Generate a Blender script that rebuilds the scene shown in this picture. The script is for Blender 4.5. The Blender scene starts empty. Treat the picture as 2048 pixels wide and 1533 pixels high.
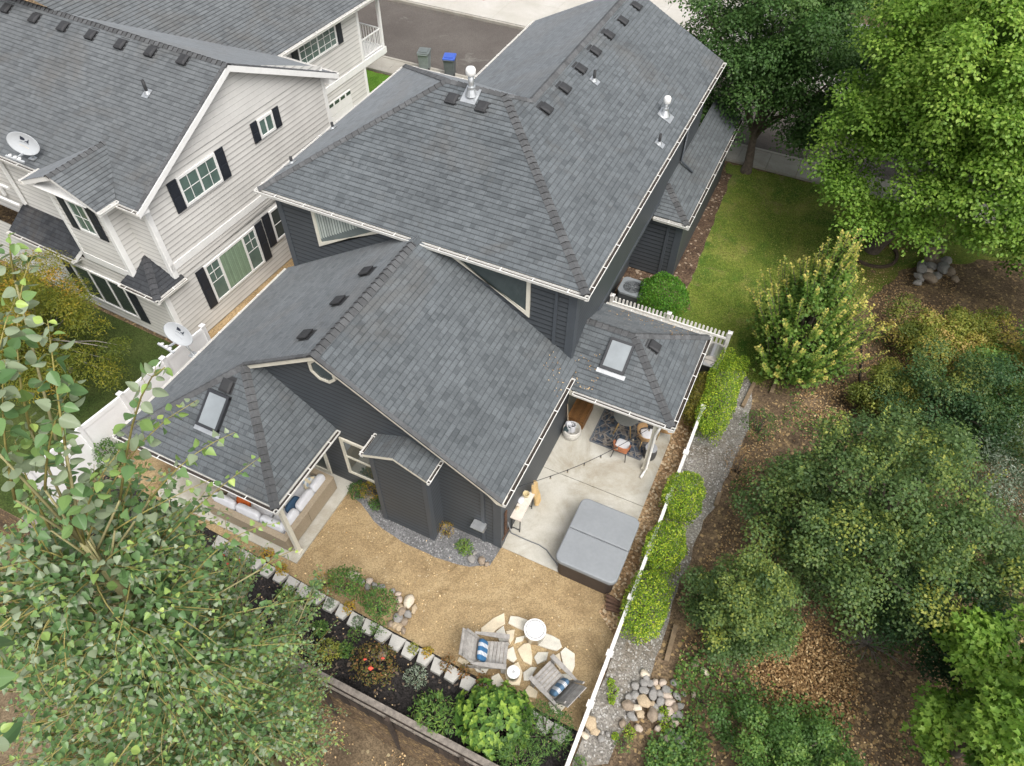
import bpy, math, random
import numpy as np
from mathutils import Vector, Matrix, noise
random.seed(7); RNG = np.random.default_rng(11)
SC = bpy.context.scene; COL = SC.collection
# ------------------------------------------------------------------ camera (a drone 18.5 m above the patio), light, exposure
F, PITCH, ROLL, YAW, HC = 1419.2, math.radians(50.13), math.radians(.981), math.radians(-24.54), 18.5
PW, PH = 2048, 1533
_r0 = np.array([math.cos(YAW), -math.sin(YAW), 0])
FWD = np.array([math.sin(YAW), math.cos(YAW), 0])*math.cos(PITCH) - np.array([0, 0, 1])*math.sin(PITCH)
_u0 = np.cross(_r0, FWD)
RGT = _r0*math.cos(ROLL) + _u0*math.sin(ROLL); UPV = -_r0*math.sin(ROLL) + _u0*math.cos(ROLL)
cd = bpy.data.cameras.new('camera'); cam = bpy.data.objects.new('camera', cd); COL.objects.link(cam)
M = Matrix.Identity(4)
for i in range(3): M[i][0], M[i][1], M[i][2] = RGT[i], UPV[i], -FWD[i]
M[2][3] = HC
cam.matrix_world = M
cd.sensor_width = 36; cd.lens = F/PW*36; cd.clip_start = .1; cd.clip_end = 900
SC.camera = cam
W = bpy.data.worlds.new("World"); SC.world = W; W.use_nodes = True
SUN_EL, SUN_AZ = math.radians(58), math.radians(128)      # azimuth clockwise from +Y
nt = W.node_tree; bg = nt.nodes['Background']
sky = nt.nodes.new('ShaderNodeTexSky'); sky.sky_type = 'NISHITA'; sky.sun_disc = False
sky.sun_elevation = SUN_EL; sky.sun_rotation = SUN_AZ; sky.air_density = 1.0; sky.dust_density = 6.0; sky.ozone_density = .6
hs = nt.nodes.new('ShaderNodeHueSaturation'); hs.inputs['Saturation'].default_value = .35
nt.links.new(sky.outputs[0], hs.inputs['Color']); nt.links.new(hs.outputs[0], bg.inputs[0]); bg.inputs[1].default_value = .15
sd = bpy.data.lights.new('sun', 'SUN'); sd.energy = 1.2; sd.angle = math.radians(40); sd.color = (1, .975, .94)
sun = bpy.data.objects.new('sun', sd); COL.objects.link(sun)
_sv = Vector((math.sin(SUN_AZ)*math.cos(SUN_EL), math.cos(SUN_AZ)*math.cos(SUN_EL), math.sin(SUN_EL)))
sun.rotation_euler = _sv.to_track_quat('Z', 'Y').to_euler(); sun.location = (0, 0, 60)
SC.view_settings.view_transform = 'Standard'; SC.view_settings.look = 'None'; SC.view_settings.exposure = 0.56; SC.view_settings.gamma = 1
# ------------------------------------------------------------------ photo measurements turned into points of the place
def ray(x, y): return FWD*F + RGT*(x-PW/2) - UPV*(y-PH/2)
CAM = np.array([0, 0, HC])
def at(x, y, z=0.):                      # the point at height z
    d = ray(x, y); return Vector(d*((z-HC)/d[2]) + CAM)
def on_y(x, y, Y): d = ray(x, y); return Vector(d*(Y/d[1]) + CAM)
def on_x(x, y, X): d = ray(x, y); return Vector(d*(X/d[0]) + CAM)
def on_pl(x, y, p, n):
    d = ray(x, y); p = np.array(p); n = np.array(n); return Vector(d*(((p-CAM)@n)/(d@n)) + CAM)
def on_ray(x, y, dist): d = ray(x, y); return Vector(d/np.linalg.norm(d)*dist + CAM)
V = Vector
def lerp(a, b, t): return a+(b-a)*t
# ------------------------------------------------------------------ mesh builder
ORG = {}                                  # object -> origin its mesh is measured from
class MB:
    def __init__(s): s.v = []; s.f = []; s.uv = []; s.tn = []; s.cuts = [0]
    def cut(s):
        if s.cuts[-1] != len(s.f): s.cuts.append(len(s.f))
    def poly(s, pts, uv=None, t=.5):
        i = len(s.v); n = len(pts); s.v += [tuple(p) for p in pts]; s.f.append(tuple(range(i, i+n)))
        s.uv.append(uv if uv else [(0, 0)]*n); s.tn.append(t)
    def mesh(s, vs, fs, t=.5):
        i = len(s.v); s.v += [tuple(p) for p in vs]
        for f in fs: s.f.append(tuple(i+k for k in f)); s.uv.append([(0, 0)]*len(f)); s.tn.append(t)
    def box(s, c, sz, M=None, t=.5):
        c = V(c); x, y, z = sz[0]/2, sz[1]/2, sz[2]/2
        vs = [V((a, b, d)) for d in (-z, z) for a, b in ((-x, -y), (x, -y), (x, y), (-x, y))]
        if M is not None: vs = [M @ p for p in vs]
        s.mesh([c+p for p in vs], [(3, 2, 1, 0), (4, 5, 6, 7), (0, 1, 5, 4), (1, 2, 6, 5), (2, 3, 7, 6), (3, 0, 4, 7)], t)
    def rbox(s, c, sz, r=.03, M=None, t=.5, n=2):   # box with rounded vertical and top edges
        x, y, z = sz[0]/2, sz[1]/2, sz[2]
        def ring(ins, h):
            out = []; rr = max(r-ins, .001)
            for cx, cy, a0 in ((x-r, y-r, 0), (-x+r, y-r, 90), (-x+r, -y+r, 180), (x-r, -y+r, 270)):
                for k in range(n+2):
                    a = math.radians(a0+90*k/(n+1)); out.append(V((cx+rr*math.cos(a), cy+rr*math.sin(a), h)))
            return out
        rings = [ring(r*.5, -z/2), ring(0, -z/2+r*.5)]
        for k in range(n+2):
            a = math.pi/2*k/(n+1); rings.append(ring(r*(1-math.cos(a)), z/2-r+r*math.sin(a)))
        m = len(rings[0]); vs = [p for g in rings for p in g]
        if M is not None: vs = [M @ p for p in vs]
        fs = [(a*m+k, a*m+(k+1) % m, (a+1)*m+(k+1) % m, (a+1)*m+k) for a in range(len(rings)-1) for k in range(m)]
        fs.append(tuple(range(m))[::-1]); fs.append(tuple((len(rings)-1)*m+k for k in range(m)))
        s.mesh([V(c)+p for p in vs], fs, t)
    def tube(s, pts, r, n=6, t=.5, closed=False):
        pts = [V(p) for p in pts]; N = len(pts); r = r if hasattr(r, '__len__') else [r]*N
        vs = []; up = V((0, 0, 1))
        for i, p in enumerate(pts):
            d = (pts[min(i+1, N-1)]-pts[max(i-1, 0)])
            if closed: d = pts[(i+1) % N]-pts[i-1]
            if d.length < 1e-9: d = V((0, 0, 1))
            d.normalize(); a = d.cross(up if abs(d.dot(up)) < .95 else V((1, 0, 0))).normalized(); b = d.cross(a)
            vs += [p + (a*math.cos(2*math.pi*k/n)+b*math.sin(2*math.pi*k/n))*r[i] for k in range(n)]
        fs = [(i*n+k, i*n+(k+1) % n, (i+1)*n+(k+1) % n, (i+1)*n+k) for i in range(N-1) for k in range(n)]
        if closed: fs += [((N-1)*n+k, (N-1)*n+(k+1) % n, (k+1) % n, k) for k in range(n)]
        else: fs += [tuple(range(n))[::-1], tuple((N-1)*n+k for k in range(n))]
        s.mesh(vs, fs, t)
    def lathe(s, prof, c, n=20, t=.5, M=None):
        vs = [V((r*math.cos(2*math.pi*k/n), r*math.sin(2*math.pi*k/n), z)) for r, z in prof for k in range(n)]
        if M is not None: vs = [M @ p for p in vs]
        fs = [(i*n+k, i*n+(k+1) % n, (i+1)*n+(k+1) % n, (i+1)*n+k) for i in range(len(prof)-1) for k in range(n)]
        fs += [tuple(range(n))[::-1], tuple((len(prof)-1)*n+k for k in range(n))]
        s.mesh([V(c)+p for p in vs], fs, t)
    def prism(s, pts, d, t=.5):            # planar polygon pushed along vector d
        pts = [V(p) for p in pts]; d = V(d); n = len(pts)
        s.mesh(pts+[p+d for p in pts], [tuple(range(n))[::-1], tuple(range(n, 2*n))]+[(k, (k+1) % n, n+(k+1) % n, n+k) for k in range(n)], t)
    def bar(s, a, b, w, h, up=(0, 0, 1), t=.5):   # beam of section w x h, its top on the line a-b
        a, b = V(a), V(b); d = (b-a).normalized(); sd_ = d.cross(V(up)).normalized(); u = sd_.cross(d)
        q = [a+sd_*w/2-u*h, a-sd_*w/2-u*h, a-sd_*w/2, a+sd_*w/2]; e = b-a
        s.mesh(q+[p+e for p in q], [(3, 2, 1, 0), (4, 5, 6, 7), (0, 1, 5, 4), (1, 2, 6, 5), (2, 3, 7, 6), (3, 0, 4, 7)], t)
    def blob(s, c, sz, seed=0, rough=.18, sub=2, M=None, t=.5, freq=1.3):
        vs, fs = ico(sub); out = []
        for p in vs:
            q = p*(1+rough*noise.noise(p*freq+V((seed*3.1, seed*1.7, seed)))+rough*.4*noise.noise(p*freq*2.7+V((seed, 9, 2))))
            q = V((q.x*sz[0], q.y*sz[1], q.z*sz[2]))
            if M is not None: q = M @ q
            out.append(V(c)+q)
        s.mesh(out, fs, t)
    def each(s, name, mat, parent=None, smooth=False):
        """one object per piece"""
        cs = s.cuts+[len(s.f)]; first = None
        for a, b in zip(cs[:-1], cs[1:]):
            if a == b: continue
            m = MB(); ids = {}
            for f, uv, t in zip(s.f[a:b], s.uv[a:b], s.tn[a:b]):
                for k in f:
                    if k not in ids: ids[k] = len(m.v); m.v.append(s.v[k])
                m.f.append(tuple(ids[k] for k in f)); m.uv.append(uv); m.tn.append(t)
            o = m.build(name, mat, parent, smooth); first = first or o
        return first
    def build(s, name, mat, parent=None, smooth=False, base=None):
        me = bpy.data.meshes.new(name); a = np.array(s.v, dtype=float)
        if parent is not None: org = ORG[parent]
        elif base is not None: org = np.array(base, float)
        else: org = np.array([*((a.min(0)+a.max(0))/2)[:2], a[:, 2].min()])
        a = a-org
        me.from_pydata([tuple(p) for p in a], [], s.f)
        uvl = me.uv_layers.new(name='UVMap'); flat = [c for f in s.uv for p in f for c in p]
        uvl.data.foreach_set('uv', flat)
        at_ = me.attributes.new('tint', 'FLOAT', 'FACE'); at_.data.foreach_set('value', s.tn)
        if smooth: me.polygons.foreach_set('use_smooth', [True]*len(me.polygons))
        if mat is not None: me.materials.append(mat)
        o = bpy.data.objects.new(name, me); COL.objects.link(o); ORG[o] = org
        if parent is not None: o.parent = parent
        else: o.location = org
        return o
class MBP(MB):
    """every box, bar or prism added is a piece of its own"""
    def mesh(s, vs, fs, t=.5): s.cut(); MB.mesh(s, vs, fs, t)
_ico = {}
def ico(sub):
    if sub not in _ico:
        import bmesh
        b = bmesh.new(); bmesh.ops.create_icosphere(b, subdivisions=sub, radius=1)
        _ico[sub] = ([v.co.copy() for v in b.verts], [tuple(v.index for v in f.verts) for f in b.faces]); b.free()
    return _ico[sub]
def tag(o, label=None, cat=None, group=None, kind=None):
    if label: o['label'] = label
    if cat: o['category'] = cat
    if group: o['group'] = group
    if kind: o['kind'] = kind
    return o
def thing(name, loc, label, cat, group=None):
    o = bpy.data.objects.new(name, None); COL.objects.link(o); o.location = loc; o.empty_display_size = .2
    ORG[o] = np.array(loc, float); return tag(o, label, cat, group)
def copy_tree(o, parent=None):
    c = o.copy(); COL.objects.link(c)
    if parent is not None: c.parent = parent
    for ch in list(o.children): copy_tree(ch, c)
    return c
def place(o, loc, rz=0, s=1):
    o.location = loc; o.rotation_euler = (0, 0, rz); o.scale = (s, s, s) if not hasattr(s, '__len__') else s; return o
# ------------------------------------------------------------------ materials
MATS = {}
def nodes(name):
    m = bpy.data.materials.new(name); m.use_nodes = True; t = m.node_tree
    return m, t, t.nodes['Principled BSDF']
def N_(t, ty, **kw):
    n = t.nodes.new(ty)
    for k, v in kw.items():
        if k.startswith('i_'): n.inputs[k[2:].replace('_', ' ')].default_value = v
        else: setattr(n, k, v)
    return n
def c4(c): return (c[0], c[1], c[2], 1)
def mix(t, a, b, fac, mode='MIX'):
    n = t.nodes.new('ShaderNodeMix'); n.data_type = 'RGBA'; n.blend_type = mode
    for sock, v in ((n.inputs[6], a), (n.inputs[7], b), (n.inputs[0], fac)):
        if hasattr(v, 'links') or hasattr(v, 'is_linked'): t.links.new(v, sock)
        else: sock.default_value = c4(v) if hasattr(v, '__len__') else v
    return n.outputs[2]
def ramp(t, src, stops):
    r = t.nodes.new('ShaderNodeValToRGB'); e = r.color_ramp.elements
    while len(e) < len(stops): e.new(.5)
    for k, (p, c) in enumerate(stops): e[k].position = p; e[k].color = c4(c) if hasattr(c, '__len__') else (c, c, c, 1)
    t.links.new(src, r.inputs[0]); return r.outputs[0]
def noise_(t, co, scale, detail=3, rough=.55, dist=0):
    n = N_(t, 'ShaderNodeTexNoise'); n.inputs['Scale'].default_value = scale; n.inputs['Detail'].default_value = detail
    n.inputs['Roughness'].default_value = rough; n.inputs['Distortion'].default_value = dist; t.links.new(co, n.inputs['Vector']); return n.outputs['Fac']
def bump(t, b, h, strength=.3, dist=.02):
    n = N_(t, 'ShaderNodeBump'); n.inputs['Strength'].default_value = strength; n.inputs['Distance'].default_value = dist
    t.links.new(h, n.inputs['Height']); t.links.new(n.outputs[0], b.inputs['Normal'])
def obj_co(t, which='Object'): return t.nodes.new('ShaderNodeTexCoord').outputs[which]
def pos(t): return t.nodes.new('ShaderNodeNewGeometry').outputs['Position']
def simple(name, col, rough=.6, var=.12, scale=6, metal=0, bmp=0, spec=.5, tint=0, coat=0):
    if name in MATS: return MATS[name]
    m, t, b = nodes(name); co = obj_co(t)
    n1 = noise_(t, co, scale, 4); n2 = noise_(t, co, scale*9, 2)
    f = ramp(t, n1, [(.3, 1-var), (.7, 1+var)]); g = ramp(t, n2, [(.3, 1-var*.6), (.7, 1+var*.6)])
    c = mix(t, mix(t, col, f, 1., 'MULTIPLY'), g, 1., 'MULTIPLY')
    if tint:
        a = N_(t, 'ShaderNodeAttribute', attribute_name='tint').outputs['Fac']
        c = mix(t, c, ramp(t, a, [(0, 1-tint), (1, 1+tint)] if tint > 0 else [(0, .34), (.2, .74), (1, 1.18)]), 1., 'MULTIPLY')
    t.links.new(c, b.inputs['Base Color']); b.inputs['Roughness'].default_value = rough; b.inputs['Metallic'].default_value = metal
    b.inputs['Specular IOR Level'].default_value = spec; b.inputs['Coat Weight'].default_value = coat
    if bmp: bump(t, b, n2, bmp, .01)
    MATS[name] = m; return m
def shingle(name, dark, light, sheen=.5):
    m, t, b = nodes(name); uv = obj_co(t, 'UV')
    def br(w, off, s):
        n = N_(t, 'ShaderNodeTexBrick'); n.offset = off; n.squash = 1.6; n.squash_frequency = 3
        for k, v in (('Scale', 1), ('Mortar Size', .004), ('Mortar Smooth', .3), ('Bias', 0), ('Brick Width', w), ('Row Height', .145)): n.inputs[k].default_value = v
        n.inputs['Color1'].default_value = (0, 0, 0, 1); n.inputs['Color2'].default_value = (1, 1, 1, 1); n.inputs['Mortar'].default_value = (.2, .2, .2, 1)
        mp = N_(t, 'ShaderNodeMapping'); mp.inputs['Location'].default_value = (s, 0, 0); t.links.new(uv, mp.inputs[0]); t.links.new(mp.outputs[0], n.inputs['Vector']); return n
    a = br(.25, .37, 0); c = br(.14, .61, 3.3); e3 = br(.3, .43, 7.7)
    s = mix(t, a.outputs['Color'], c.outputs['Color'], .5)
    col = ramp(t, s, [(.0, dark), (.42, lerp(V(dark), V(light), .55)), (1, light)])
    p = pos(t)
    st = ramp(t, noise_(t, p, .5, 5, .65), [(.3, .86), (.7, 1.12)]); gr = ramp(t, noise_(t, p, 55, 3, .7), [(.25, .72), (.75, 1.28)])
    col = mix(t, mix(t, col, st, 1., 'MULTIPLY'), gr, 1., 'MULTIPLY')
    col = mix(t, col, (.105, .088, .068), N_mul(t, ramp(t, noise_(t, p, .33, 4, .7, .6), [(.52, 0.), (.75, 1.)]), .45))
    sp = ramp(t, noise_(t, p, 17, 2, .9), [(.76, 0.), (.80, 1.)])       # lichen flecks
    col = mix(t, col, (.23, .23, .2), N_mul(t, sp, .5))
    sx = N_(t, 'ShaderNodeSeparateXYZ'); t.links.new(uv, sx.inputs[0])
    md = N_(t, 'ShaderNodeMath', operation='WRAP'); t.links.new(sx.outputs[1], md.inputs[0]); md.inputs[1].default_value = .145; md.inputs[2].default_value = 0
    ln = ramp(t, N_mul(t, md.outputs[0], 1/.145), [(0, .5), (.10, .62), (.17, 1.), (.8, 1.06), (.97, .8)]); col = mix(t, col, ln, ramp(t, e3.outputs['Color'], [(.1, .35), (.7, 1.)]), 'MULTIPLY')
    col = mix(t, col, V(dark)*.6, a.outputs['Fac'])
    t.links.new(col, b.inputs['Base Color']); b.inputs['Roughness'].default_value = .92; b.inputs['Specular IOR Level'].default_value = .35
    b.inputs['Sheen Weight'].default_value = sheen; b.inputs['Sheen Roughness'].default_value = .35; b.inputs['Sheen Tint'].default_value = (.9, .95, 1, 1)
    bump(t, b, s, .25, .012)
    MATS[name] = m; return m
def N_mul(t, a, k):
    n = N_(t, 'ShaderNodeMath', operation='MULTIPLY'); t.links.new(a, n.inputs[0]); n.inputs[1].default_value = k; return n.outputs[0]
def glass(name, col, rough=.05, streak=None):
    m, t, b = nodes(name); co = obj_co(t)
    c = mix(t, col, tuple(min(1, x*1.7+.02) for x in col), noise_(t, co, 2.2, 3))
    t.links.new(c, b.inputs['Base Color']); b.inputs['Roughness'].default_value = rough; b.inputs['Specular IOR Level'].default_value = .7; b.inputs['Coat Weight'].default_value = .3
    MATS[name] = m; return m
def ground(name, stops, scale, fine, fine_amt=.3, patch=None, patch2=None, rough=.95, bmp=.4, dist=.02, speck=None):
    m, t, b = nodes(name); p = pos(t)
    c = ramp(t, noise_(t, p, scale, 6, .62, .4), stops)
    if patch: c = mix(t, c, patch[0], ramp(t, noise_(t, p, patch[1], 5, .7, .8), [(patch[2], 0.), (patch[3], 1.)]))
    if patch2: c = mix(t, c, patch2[0], ramp(t, noise_(t, p, patch2[1], 6, .75, 1.2), [(patch2[2], 0.), (patch2[3], 1.)]))
    vo = N_(t, 'ShaderNodeTexVoronoi'); vo.inputs['Scale'].default_value = fine; t.links.new(p, vo.inputs['Vector'])
    sx = N_(t, 'ShaderNodeSeparateColor'); t.links.new(vo.outputs['Color'], sx.inputs[0])
    c = mix(t, c, ramp(t, sx.outputs[0], [(0, 1-fine_amt), (1, 1+fine_amt)]), 1., 'MULTIPLY')
    if speck:
        v2 = N_(t, 'ShaderNodeTexVoronoi'); v2.inputs['Scale'].default_value = speck[1]; t.links.new(p, v2.inputs['Vector'])
        s2 = N_(t, 'ShaderNodeSeparateColor'); t.links.new(v2.outputs['Color'], s2.inputs[0])
        c = mix(t, c, speck[0], ramp(t, s2.outputs[1], [(speck[2], 0.), (min(1, speck[2]+.02), 1.)]))
    t.links.new(c, b.inputs['Base Color']); b.inputs['Roughness'].default_value = rough; b.inputs['Specular IOR Level'].default_value = .25
    bump(t, b, sx.outputs[0], bmp, dist)
    MATS[name] = m; return m
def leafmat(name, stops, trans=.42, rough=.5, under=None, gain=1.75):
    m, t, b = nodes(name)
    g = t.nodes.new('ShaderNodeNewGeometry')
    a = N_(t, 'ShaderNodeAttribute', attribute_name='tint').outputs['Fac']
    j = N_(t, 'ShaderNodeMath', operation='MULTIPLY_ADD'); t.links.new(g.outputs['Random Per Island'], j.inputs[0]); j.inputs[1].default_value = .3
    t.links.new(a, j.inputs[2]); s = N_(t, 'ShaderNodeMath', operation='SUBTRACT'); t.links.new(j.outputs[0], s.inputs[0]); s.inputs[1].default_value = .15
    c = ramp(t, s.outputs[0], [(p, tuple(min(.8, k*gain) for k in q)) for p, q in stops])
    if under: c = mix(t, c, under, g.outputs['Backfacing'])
    t.links.new(c, b.inputs['Base Color']); b.inputs['Roughness'].default_value = rough; b.inputs['Specular IOR Level'].default_value = .35
    tr = t.nodes.new('ShaderNodeBsdfTranslucent'); t.links.new(mix(t, c, (.72, 1, .4), .5, 'MULTIPLY'), tr.inputs[0])
    ms = t.nodes.new('ShaderNodeMixShader'); ms.inputs[0].default_value = trans
    t.links.new(b.outputs[0], ms.inputs[1]); t.links.new(tr.outputs[0], ms.inputs[2])
    t.links.new(ms.outputs[0], t.nodes['Material Output'].inputs[0])
    MATS[name] = m; return m
# ------------------------------------------------------------------ building helpers
SH_A = shingle('shingle_a', (.068, .077, .083), (.124, .138, .147))
SH_B = shingle('shingle_b', (.078, .085, .090), (.132, .143, .149))
SH_C = shingle('shingle_dark', (.022, .024, .028), (.05, .054, .06))
CAP_A = simple('cap_shingle', (.088, .091, .094), .92, .16, 14, bmp=.3, tint=-1)
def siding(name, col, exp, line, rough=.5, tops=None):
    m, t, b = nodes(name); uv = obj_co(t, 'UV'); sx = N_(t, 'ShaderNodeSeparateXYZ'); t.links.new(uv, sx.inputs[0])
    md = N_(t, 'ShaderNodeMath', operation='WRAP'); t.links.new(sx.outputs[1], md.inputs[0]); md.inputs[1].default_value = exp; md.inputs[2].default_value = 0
    ln = ramp(t, N_mul(t, md.outputs[0], 1/exp), [(0, line), (.08, line), (.15, 1.08), (.8, 1.), (.92, line**.5), (1, line)])  # gap between boards, with the lap's shade and a lit edge painted in
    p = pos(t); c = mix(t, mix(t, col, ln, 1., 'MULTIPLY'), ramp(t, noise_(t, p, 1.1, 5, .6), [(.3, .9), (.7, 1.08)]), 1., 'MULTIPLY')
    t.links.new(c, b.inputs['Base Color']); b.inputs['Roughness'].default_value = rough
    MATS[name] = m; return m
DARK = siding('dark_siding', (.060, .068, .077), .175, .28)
DARKT = simple('dark_trim_paint', (.068, .078, .090), .5, .06, 3)
CREAM = simple('cream_trim_paint', (.70, .67, .57), .5, .06, 5)
WHITE = simple('white_trim_paint', (.78, .78, .76), .45, .05, 5)
GUT = simple('white_gutter_metal', (.80, .79, .75), .4, .05, 4)
DEBRIS = simple('gutter_debris', (.045, .036, .030), .95, .45, 20, bmp=.5)
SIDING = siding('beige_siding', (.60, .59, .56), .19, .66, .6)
SHUT = simple('navy_shutter', (.022, .026, .034), .5, .1, 4)
VENTM = simple('black_vent_plastic', (.028, .029, .031), .7, .15, 6)
GALV = simple('galvanised_metal', (.55, .57, .58), .35, .12, 7, metal=.7)
GLASS_T = glass('dark_window_glass', (.03, .042, .042)); GLASS_G = glass('green_window_glass', (.07, .11, .095))
SKYL = glass('frosted_skylight', (.17, .19, .20), .3)
CURT = simple('curtain_cloth', (.35, .42, .36), .8, .1, 4)
BLACKM = simple('dark_bronze_metal', (.03, .032, .036), .4, .1, 5)
CONC0 = simple('concrete_block', (.42, .41, .38), .9, .12, 4, bmp=.3, tint=.15)
def clip(pts, d, lo, hi):
    """convex polygon kept between lo and hi along d"""
    for sgn, lim in ((1, lo), (-1, -hi)):
        out = []
        for i, p in enumerate(pts):
            q = pts[(i+1) % len(pts)]; a, b = sgn*p.dot(d)-lim, sgn*q.dot(d)-lim
            if a >= -1e-7: out.append(p)
            if (a > 1e-7 and b < -1e-7) or (a < -1e-7 and b > 1e-7): out.append(p.lerp(q, a/(a-b)))
        pts = out
        if len(pts) < 3: return []
    return pts
def lapped(mb, pts, exp, th, up=None):
    """overlapping courses (siding boards, shingles) on a convex planar polygon"""
    pts = [V(p) for p in pts]
    n = V((0, 0, 0))
    for i in range(len(pts)): n += (pts[i]-pts[0]).cross(pts[(i+1) % len(pts)]-pts[0])
    n.normalize()
    if up is None:
        if n.z < -.05: n = -n
        up = (V((0, 0, 1))-n*n.z).normalized()
    else: up = V(up)
    al = up.cross(n)
    bs = [p.dot(up) for p in pts]
    for k in range(math.floor(min(bs)/exp+1e-6), math.ceil(max(bs)/exp-1e-6)):
        c = clip(pts, up, k*exp, (k+1)*exp)
        if not c: continue
        b0 = max(k*exp, min(bs)); o = [p+n*th*(1-(p.dot(up)-k*exp)/exp) for p in c]
        mb.poly(o, [(p.dot(al), p.dot(up)) for p in c])
        for i, p in enumerate(c):
            j = (i+1) % len(c)
            if abs(p.dot(up)-k*exp) < 1e-4 and abs(c[j].dot(up)-k*exp) < 1e-4:
                mb.poly([o[j], o[i], p, c[j]], [(q.dot(al), q.dot(up)-.002) for q in (c[j], p, p, c[j])])
def wall_strip(mb, pts, out, exp=.175, th=.014):
    """lap siding; points listed so that the outward normal is `out`"""
    pts = [V(p) for p in pts]; n = V((0, 0, 0))
    for i in range(len(pts)): n += (pts[i]-pts[0]).cross(pts[(i+1) % len(pts)]-pts[0])
    if n.dot(V(out)) < 0: pts = pts[::-1]
    mb.cut()
    lapped(mb, pts, exp, th, (0, 0, 1))
def cap_piece(mb, vs, fs, butt):
    mb.mesh(vs, fs, random.uniform(.25, 1)); mb.mesh(butt, [(0, 1, 2, 3)], 0.)  # butt tinted dark: asphalt core and painted shadow gap
def caps(mb, a, b, nl, nr, w=.135, step=.2, th=.03):
    """overlapping bent cap shingles along a hip or ridge from low a to high b; nl, nr: normals of the faces at its sides"""
    a, b = V(a), V(b); d = b-a; L = d.length; d.normalize(); nl, nr = V(nl).normalized(), V(nr).normalized()
    mb.cut(); sl, sr = nl.cross(d).normalized(), nr.cross(d).normalized()
    if sl.dot(sr) > 0: pass
    m = (nl+nr).normalized()
    if sl.dot(nl+nr) > 0: sl = -sl
    if sr.dot(nl+nr) > 0: sr = -sr
    if (sl-sr).length < .3: sr = -sr
    k = 0
    while k*step < L:
        e0, e1 = a+d*(k*step-.02), a+d*min(L, (k+1.25)*step); lift = m*(th+random.uniform(0, .008)); hi = m*.005
        q = [e0+sl*w+lift, e0+lift*1.6, e0+sr*w+lift, e1+sl*w+hi, e1+hi*1.6, e1+sr*w+hi]
        mb.mesh(q, [(0, 1, 4, 3), (1, 2, 5, 4)], random.uniform(.25, 1)); g = [p-m*(th+.012)-d*.012 for p in q[:3]]; mb.mesh(q[:3]+g, [(3, 4, 1, 0), (4, 5, 2, 1)], 0.); k += 1  # near-black butt faces: asphalt core, with the shadow gap below painted in
def gutter(g, dbr, hg, a, b, out, w=.12, h=.11, first=.35, gap=.95):
    """white K gutter along the eave a-b (top edge); `out` points away from the house"""
    a, b, o = V(a), V(b), V(out).normalized(); z = V((0, 0, 1)); e = .014
    g.prism([a+o*w, a+o*(w-e), a+o*(w-e)-z*h*.3, a+o*(w-.035)-z*h, a+o*w-z*h*.35], b-a)
    g.prism([a, a+o*.01, a+o*.01-z*h, a-z*h], b-a); g.prism([a-z*h, a+o*(w-.03)-z*h, a+o*(w-.03)-z*(h+.008), a-z*(h+.008)], b-a)
    d = (b-a).normalized()
    for p in (a, b-d*.012): g.prism([p, p+o*w, p+o*(w-.035)-z*h, p-z*h], d*.012)
    dbr.prism([a+o*.012-z*h*.55, a+o*(w-.02)-z*h*.55, a+o*(w-.02)-z*h*.62, a+o*.012-z*h*.62], b-a)
    L = (b-a).length; s = first
    while s < L-.1:
        hg.box(a+d*s+o*(w/2-.01)+z*.004, (.025, w+.05, .006), Matrix.Rotation(math.atan2(d.y, d.x), 3, 'Z')); s += gap*random.uniform(.9, 1.1)
def rakeboard(mb, a, b, out, h=.16, t=.03):
    a, b, o = V(a), V(b), V(out).normalized(); mb.prism([a, b, b-V((0, 0, h)), a-V((0, 0, h))], o*t)
def window(parent, frame_pts, out, fm, gm, fw=.09, depth=.05, bars=(), mull=(), curtain=False, curtain_rect=None, grid=None, fl='window'):
    """frame polygon in the wall plane (counter-clockwise or not), glass inside; bars: extra (a, b) pairs"""
    o = V(out).normalized(); P = [V(p) for p in frame_pts]; n = len(P)
    c = sum(P, V((0, 0, 0)))/n
    f = MB(); ins = []
    for i in range(n):                     # inset polygon
        p, a, b = P[i], (P[i-1]-P[i]).normalized(), (P[(i+1) % n]-P[i]).normalized()
        s = math.sqrt(max(1e-4, (1-a.dot(b))/2)); bis = (a+b)
        ins.append(p + bis.normalized()*fw/s if bis.length > 1e-4 else p)
    for i in range(n):
        j = (i+1) % n; f.prism([P[i], P[j], ins[j], ins[i]], o*depth)
    for a, b in bars: f.bar(V(a)+o*depth*.8, V(b)+o*depth*.8, fw*.75, depth*.8, up=o)
    w = f.build(fl, fm, parent)
    g = MB(); g.prism([p+o*.012 for p in ins], o*.006); g.build('pane', gm, w)
    if grid:
        q = MB()
        for a, b in grid: q.bar(V(a)+o*.03, V(b)+o*.03, .02, .014, up=o)
        q.build('muntin', fm, w)
    return w
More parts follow.
